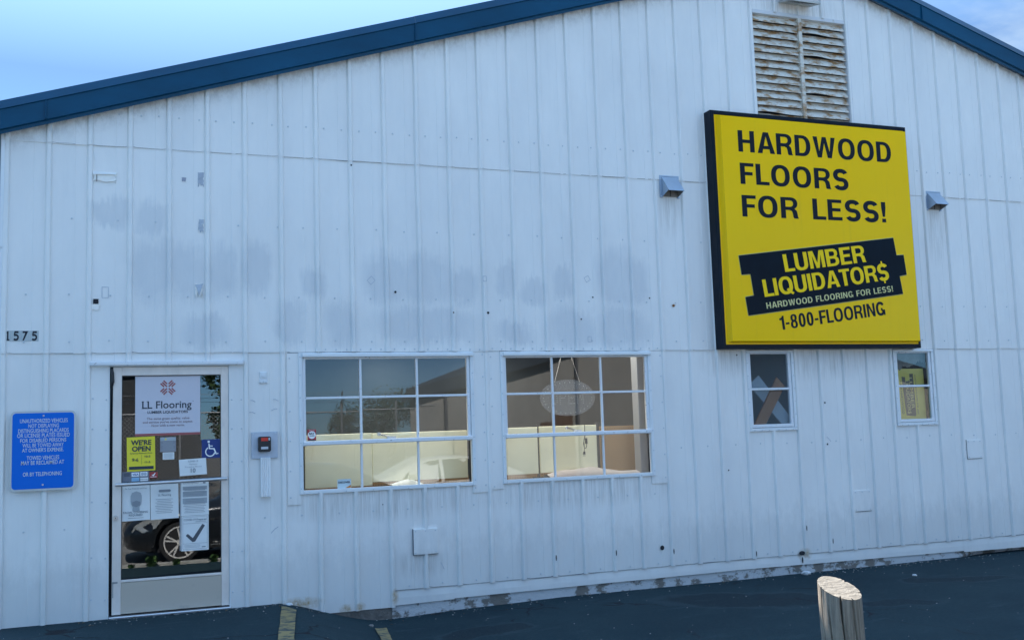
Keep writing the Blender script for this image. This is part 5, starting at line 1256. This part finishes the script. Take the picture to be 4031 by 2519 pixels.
b = MB(); rr = random.Random(5)
for i in range(60):
    x = rr.choice((rr.uniform(6.6,9.8), rr.uniform(2.6,4.6), rr.uniform(.2,2.0), rr.uniform(3,8))); y = -abs(rr.gauss(0,.12))-.03; r = rr.uniform(.008,.02); a = rr.uniform(0,6.28); z = GZ(x,y)+.006
    c_, s_ = math.cos(a)*r, math.sin(a)*r; b.add([(x-c_,y-s_,z),(x-s_*.4,y+c_*.4,z+.006),(x+c_,y+s_,z+.002),(x+s_*.4,y-c_*.4,z+.004)],[(0,1,2,3)])
tag(b.build('dry_leaves', mat('dry_leaf',(.16,.11,.06),.9,var=.4,scale=4)), 'small dry leaves blown along the foundation', 'leaves', kind='stuff')
# ------------------------------------------------------------------ what the glass reflects: car, fence, trees, warehouse across the lot
LEAF = mat('leaf', (.045,.085,.028), .6, var=.4, scale=2.0); LEAF2 = mat('dark_leaf', (.030,.055,.022), .6, var=.4, scale=2.0); BARK = mat('bark', (.10,.08,.06), .9, var=.2)
def tree(x, y, h, w, label, seed, m=LEAF, nleaf=2600):
    rr = random.Random(seed); z0 = GZ(x,y)
    t = E('tree', (x,y,z0), label, 'tree', 'trees beyond the parking lot')
    b = MB(); b.tube([(x,y,z0-.1),(x+.05*w,y,z0+h*.25),(x-.02*w,y,z0+h*.55),(x,y,z0+h*.8)],[h*.035,h*.028,h*.018,h*.006],8)
    cl_ = []
    for i in range(9):
        a = rr.uniform(0,6.28); hh = rr.uniform(.42,.88)*h; rad = w*.5*rr.uniform(.3,.85)*(1.1-abs(hh/h-.6))
        p = (x+rad*math.cos(a), y+rad*math.sin(a), z0+hh); cl_.append((Vector(p), w*rr.uniform(.13,.26)))
        b.tube([(x,y,z0+h*rr.uniform(.22,.5)), ((x+p[0])/2,(y+p[1])/2,z0+hh*.8), p],[h*.014,h*.009,h*.003],6)
    cl_.append((Vector((x,y,z0+h*.82)), w*.2)); cl_.append((Vector((x,y,z0+h*.6)), w*.3))
    b.build('trunk', BARK, t)
    c = MB()
    for i in range(nleaf):
        p, r = rr.choice(cl_); v_ = Vector((rr.gauss(0,1),rr.gauss(0,1),rr.gauss(0,.75))).normalized()*r*rr.uniform(.5,1.05); q = p+v_; s_ = rr.uniform(.02,.045)*h*.55
        u = Vector((rr.uniform(-1,1),rr.uniform(-1,1),rr.uniform(-.6,.6))).normalized(); w2 = u.orthogonal().normalized()
        c.add([q-u*s_, q+w2*s_*.5, q+u*s_, q-w2*s_*.5], [(0,1,2,3)])
    c.build('crown', m, t)
tree(17.4,-60,4.9,6.2,'broad dark tree seen reflected in the middle of the left window',1,LEAF,3200)
tree(14.9,-60,3.6,2.6,'slim tree left of the broad reflected tree',2)
tree(12.0,-60,3.0,2.4,'small round tree reflected at the left of the left window',3,LEAF2)
tree(19.2,-66,4.4,4.5,'second broad tree behind the reflected broad tree',4,LEAF2)
tree(4.3,-27,5.2,2.2,'tall tree reflected in the upper right of the door glass',5,LEAF,3000)
tree(-3.6,-30,6.2,5.5,'large tree across the lot reflected at the left of the door',6,LEAF2,3000)
FM = mat('galvanised_fence', (.26,.27,.28), .5, .4)
FN = E('chain_link_fence', (6,-20,-.47), 'chain link fence with barbed wire across the lot, reflected in the windows', 'fence')
x = -8.4; 
while x < 9.2:
    b = MB(); b.cyl((x,-20,-.5),(x,-20,2.45),.035,n=8); b.tube([(x,-20,2.42),(x,-19.75,2.70)],.018,6); b.build('post', FM, FN); x += 1.5
b = MB(); b.cyl((-8.4,-20,2.2),(9.2,-20,2.2),.02,n=6)
for k,(dy,z) in enumerate(((.05,2.48),(.14,2.58),(.23,2.68))): b.cyl((-8.4,-20+dy,z),(9.2,-20+dy,z),.006,n=4)
b.build('rail', FM, FN)
MESHM = bpy.data.materials.new('chain_link'); MESHM.use_nodes = True; nt = MESHM.node_tree
t = nt.nodes.new('ShaderNodeTexCoord').outputs['Object']
def wavefac(angle):
    m_ = nt.nodes.new('ShaderNodeMapping'); m_.inputs['Rotation'].default_value = (0, angle, 0); nt.links.new(t, m_.inputs[0])
    sx = nt.nodes.new('ShaderNodeSeparateXYZ'); nt.links.new(m_.outputs[0], sx.inputs[0])
    fr = math_node(nt,'FRACT', math_node(nt,'MULTIPLY', sx.outputs['X'], 13.0)); return math_node(nt,'LESS_THAN', fr, .10)
fac = math_node(nt,'MAXIMUM', wavefac(R(45)), wavefac(R(-45)))
tr = nt.nodes.new('ShaderNodeBsdfTransparent'); ms = nt.nodes.new('ShaderNodeMixShader'); nt.links.new(fac, ms.inputs[0]); nt.links.new(tr.outputs[0], ms.inputs[1]); pr = nt.nodes['Principled BSDF']; pr.inputs['Base Color'].default_value=(.25,.26,.27,1); nt.links.new(pr.outputs[0], ms.inputs[2]); nt.links.new(ms.outputs[0], nt.nodes['Material Output'].inputs[0])
b = MB(); b.quad((-8.4,-20.03,-.45),(9.2,-20.03,-.45),(9.2,-20.03,2.2),(-8.4,-20.03,2.2)); b.build('wire_mesh', MESHM, FN)
# warehouse across the lot
W2 = E('warehouse_building', (21,-26,-.47), 'pale warehouse with a dark roof edge across the lot, reflected in the right window', 'building')
W2M = mat('grey_siding', (.30,.29,.27), .7, var=.12, scale=.8, bump=.2, bscale=3, stretch=(4,1,.3))
def zr2(x): return 2.95+.25*(x-10.2) if x < 22 else 2.95+.25*11.8-.25*(x-22)
b = MB(); b.add([(10.2,-26,-.5),(34,-26,-.5),(34,-26,zr2(34)),(22,-26,zr2(22)),(10.2,-26,zr2(10.2))],[(4,3,2,1,0)]); b.quad((10.2,-26,-.5),(17.5,-50,-.5),(17.5,-50,zr2(10.2)),(10.2,-26,zr2(10.2))); b.quad((34,-26,-.5),(34,-50,-.5),(34,-50,zr2(34)),(34,-26,zr2(34)))
b.build('wall', W2M, W2)
b = MB()
for xa, xb in ((9.8,22),(22,34.4)):
    b.add([(xa,-25.7,zr2(xa)-.30),(xb,-25.7,zr2(xb)-.30),(xb,-25.7,zr2(xb)+.15),(xa,-25.7,zr2(xa)+.15),(xa+(7.4 if xa<10 else 0),-50,zr2(xa)+.15),(xb,-50,zr2(xb)+.15)],[(0,3,2,1),(3,4,5,2)])
b.build('roof', mat('dark_roof_edge',(.035,.05,.07),.6), W2)
b = MB()
for x in (11.4,13.0,16.5,19.5): b.cyl((x,-25.85,-.5),(x,-25.85,zr2(x)-.2),.06,n=8)
b.build('downpipe', mat('pipe_grey',(.12,.12,.13),.6), W2)
b = MB(); b.box(15.2,16.3,-25.98,-25.90,-.47,1.8); b.build('door', mat('brown_door',(.14,.08,.05),.6), W2)
GB = E('shed', (-9,-32,-.47), 'low brown shed beyond the fence, reflected at the left of the door', 'shed')
b = MB(); b.box(-13,3.5,-36,-32,-.5,4.1); b.build('wall', mat('brown_wall',(.030,.034,.038),.8,var=.2,scale=1), GB)
b = MB(); b.add([(-13.3,-31.7,4.1),(3.8,-31.7,4.1),(3.8,-34,4.9),(-13.3,-34,4.9),(3.8,-36.3,4.1),(-13.3,-36.3,4.1)],[(0,1,2,3),(3,2,4,5)]); b.build('roof', mat('shed_roof',(.06,.06,.065),.8), GB)
# weeds along the kerb
WG = mat('weed_green', (.06,.13,.03), .6, var=.3, scale=8)
def weed(x, y, n_, h, label, seed):
    rr = random.Random(seed); b = MB(); z0 = GZ(x,y)
    for i in range(n_):
        a = rr.uniform(0,6.28); r = rr.uniform(0,.5)*h; hh = h*rr.uniform(.25,1); p = Vector((x+r*math.cos(a)*.8, y+r*math.sin(a)*.5, z0+hh)); s_ = rr.uniform(.02,.045)
        u = Vector((rr.uniform(-1,1),rr.uniform(-1,1),rr.uniform(-.2,.5))).normalized(); w2 = u.orthogonal().normalized()
        b.add([p-u*s_, p+w2*s_*.55, p+u*s_, p-w2*s_*.55],[(0,1,2,3)])
        if i % 3 == 0: b.add([(x+r*.2*math.cos(a),y,z0),(x+r*.2*math.cos(a)+.006,y,z0),tuple(p)],[(0,1,2)])
    tag(b.build('weed', WG), label, 'weed', 'weeds along the kerb')
weed(1.05,-8.52,160,.20,'largest leafy weed tuft by the kerb below the car bumper, reflected in the door',1)
weed(1.42,-8.55,70,.12,'low weed patch under the front wheel, reflected in the door',2)
weed(1.98,-8.54,90,.15,'grassy weed tuft behind the front wheel, reflected at the right of the door',3)
weed(.75,-8.50,60,.09,'sparse weeds left of the leafy tuft, reflected in the door corner',4)

# parked car (front to the left), seen only in the glass
CARP = mat('car_paint', (.012,.014,.018), .18, .3); CARP.node_tree.nodes['Principled BSDF'].inputs['Coat Weight'].default_value = 1.0
CGL = mat('car_glass', (.01,.012,.015), .05); TYRE = mat('tyre', (.012,.012,.013), .85); RIM = mat('alloy', (.75,.74,.72), .35, .4); LENS = mat('headlight_lens', (.42,.45,.46), .12, .4)
CX, CYN, CZ = .64, -9.16, -.47      # nose x, near side y, road z
CR = E('parked_car', (CX+2.35, CYN-.9, CZ), 'dark sedan parked facing left, its front wheel and headlight reflected in the door glass', 'car')
CH = [0,.06,.18,.42,.8,1.15,1.45,1.75,2.15,2.6,3.1,3.5,3.9,4.25,4.55,4.70]   # stations
HWD = [.55,.72,.82,.88,.90,.905,.91,.91,.91,.91,.91,.91,.90,.87,.80,.66]       # half widths
BELT = [.50,.58,.66,.74,.80,.84,.87,.89,.90,.91,.92,.93,.94,.93,.90,.82]
TOP = [.52,.62,.72,.81,.88,.93,.98,1.16,1.36,1.44,1.45,1.42,1.30,1.10,.98,.86]
BOT = [.30,.24,.20,.18,.18,.18,.18,.18,.18,.18,.18,.18,.18,.22,.28,.34]
b = MB(); gl_ = MB(); NP = 11; vs = []
for s_, hw, be, to, bo in zip(CH, HWD, BELT, TOP, BOT):
    cabin = to > be+.2
    tw = hw*.66 if cabin else hw*.80
    half = [(hw*.55,bo),(hw*.96,bo+.02),(hw,bo+.18),(hw*1.0,(bo+be)/2+.05),(hw*.985,be-.06),(hw*.95,be),(tw+(hw-tw)*.10,to-.035 if cabin else to-.01),(tw*.8,to-.005),(tw*.4,to+.008),(0,to+.012)]
    row = half+[(-y_, z_) for y_, z_ in half[-2::-1]]
    vs.append([(CX+s_, CYN-.91+y_, CZ+z_) for y_, z_ in row])
m_ = len(vs[0]); flat_ = [p for r_ in vs for p in r_]
fs = [(i*m_+j, i*m_+j+1, (i+1)*m_+j+1, (i+1)*m_+j) for i in range(len(vs)-1) for j in range(m_-1)]
fs += [(i*m_+m_-1, i*m_, (i+1)*m_, (i+1)*m_+m_-1) for i in range(len(vs)-1)]
fs += [tuple(range(m_-1,-1,-1)), tuple((len(vs)-1)*m_+j for j in range(m_))]
b.add(flat_, fs)
body = b.build('body', CARP, CR, smooth=True)
bpy.context.view_layer.update()
WX = [CX+.87, CX+3.68]
cut = MB()
for wx in WX:
    for yy in (CYN-.10, CYN-1.72): cut.cyl((wx, yy-.16, CZ+.335),(wx, yy+.16, CZ+.335), .385, n=40)
co = cut.build('cut', TYRE, loc=O0)
md = body.modifiers.new('b','BOOLEAN'); md.operation='DIFFERENCE'; md.object = co; md.solver = 'EXACT'
bpy.context.view_layer.update()
ev = body.evaluated_get(bpy.context.evaluated_depsgraph_get()); nm = bpy.data.meshes.new_from_object(ev)
body.modifiers.clear(); body.data = nm
if len(nm.materials) == 0: nm.materials.append(CARP)
for p_ in nm.polygons: p_.material_index = 0
bpy.data.objects.remove(co)
for wx in WX:
    for sgn, yy in ((1, CYN-.02), (-1, CYN-1.80)):
        w = MB(); w.cyl((wx, yy, CZ+.325),(wx, yy-sgn*.20, CZ+.325), .325, n=40, mi=0)
        wh = w.build('wheel', TYRE, CR)
        r_ = MB(); cz_ = CZ+.325; yo_ = yy+sgn*.004; N = 48
        for (ra, rb, ya, yb) in ((.262,.240,0,0),(.240,.225,0,-.05*sgn)):
            vs = []
            for k in range(N):
                a = 2*math.pi*k/N; vs += [(wx+ra*math.cos(a), yo_+ya, cz_+ra*math.sin(a)), (wx+rb*math.cos(a), yo_+yb, cz_+rb*math.sin(a))]
            r_.add(vs, [(2*k, 2*k+1, (2*k+3)%(2*N), (2*k+2)%(2*N)) for k in range(N)])
        for k in range(5):
            for da in (-.16, .16):
                a = 2*math.pi*k/5+math.pi/2; a2 = a+da; c_, s2 = math.cos(a2), math.sin(a2); nx_, nz_ = -s2, c_
                i0_ = .045; o_r = .236; y1 = yo_+.003*sgn
                r_.add([(wx+i0_*math.cos(a)-nx_*.012, y1-.004*sgn, cz_+i0_*math.sin(a)-nz_*.012),(wx+i0_*math.cos(a)+nx_*.012, y1-.004*sgn, cz_+i0_*math.sin(a)+nz_*.012),
                        (wx+o_r*c_+nx_*.014, y1, cz_+o_r*s2+nz_*.014),(wx+o_r*c_-nx_*.014, y1, cz_+o_r*s2-nz_*.014)],[(0,1,2,3)])
        r_.cyl((wx,yo_-.01*sgn,cz_),(wx,yo_+.006*sgn,cz_),.055,n=20)
        r_.build('rim', RIM, wh)
        dk = MB(); disc(dk, wx, cz_, .236, yo_-.03*sgn+.0, 30); dk.build('brake_shadow', GAP, wh)
for sgn, yb in ((1, CYN), (-1, CYN-1.82)):
    b = MB(); pts3 = [(.12,.52),(.16,.62),(.30,.71),(.52,.76),(.60,.73),(.50,.58),(.30,.51)]
    def hwid(s_): return lerp_tab(list(zip(CH, HWD)), s_)
    b.add([(CX+a, CYN-.91+sgn*(hwid(a)*1.0+.004), CZ+z_) for a, z_ in pts3], [tuple(range(7))]); b.build('headlight', LENS, CR)
    b = MB()
    for win in ([(1.62,.90),(1.86,1.12),(2.12,1.30),(2.28,1.36),(2.52,1.39),(2.52,.925)], [(2.60,.925),(2.60,1.395),(3.05,1.40),(3.42,1.36),(3.55,.95)]):
        o = []
        for a, z_ in win:
            hw = hwid(a); be = lerp_tab(list(zip(CH,BELT)),a); to = lerp_tab(list(zip(CH,TOP)),a)-.035; tw = hw*.66+hw*.34*.10
            f_ = (z_-be)/max(.05,(to-be)); o.append((CX+a, CYN-.91+sgn*(hw*.95+(tw-hw*.95)*f_+.006), CZ+z_))
        b.add(o, [tuple(range(len(o)))])
    b.build('side_window', CGL, CR)
    b = MB(); b.box(CX+1.62, CX+1.632, CYN-.91+sgn*.9125-.002, CYN-.91+sgn*.9125+.002, CZ+.28, CZ+.86); b.box(CX+2.56, CX+2.57, CYN-.91+sgn*.9125-.002, CYN-.91+sgn*.9125+.002, CZ+.28, CZ+.88); b.build('door_seam', GAP, CR)
    b = MB(); b.box(CX+1.35,CX+3.2, CYN-.91+sgn*.918-.006, CYN-.91+sgn*.918+.006, CZ+.255, CZ+.270); b.build('sill_strip', CHROME, CR)
    b = MB(); b.bbox(CX+1.75,CX+1.90, CYN-.91+sgn*1.0-.07, CYN-.91+sgn*1.0+.07, CZ+.90, CZ+1.02,.02); b.build('mirror', CARP, CR)
b = MB(); b.box(CX+.35,CX+1.40,CYN-1.6,CYN-.22,CZ+.16,CZ+.60); b.box(CX+3.15,CX+4.2,CYN-1.6,CYN-.22,CZ+.2,CZ+.6); b.build('underbody', GAP, CR)

SILV = mat('silver_paint', (.62,.62,.60), .25, .25)
bpy.context.view_layer.update()
c2 = CR.copy(); sc.collection.objects.link(c2); c2.location = (CR.location.x+4.0, -14.1, CZ); tag(c2, 'silver sedan parked across the road, reflected faintly over the cream boards', 'car')
for ch in list(CR.children):
    k2 = ch.copy(); sc.collection.objects.link(k2); k2.parent = c2
    if ch.name.startswith(('body','mirror')): k2.data = ch.data.copy(); k2.data.materials.clear(); k2.data.materials.append(SILV)
    for g2 in ch.children:
        d2_ = g2.copy(); sc.collection.objects.link(d2_); d2_.parent = k2
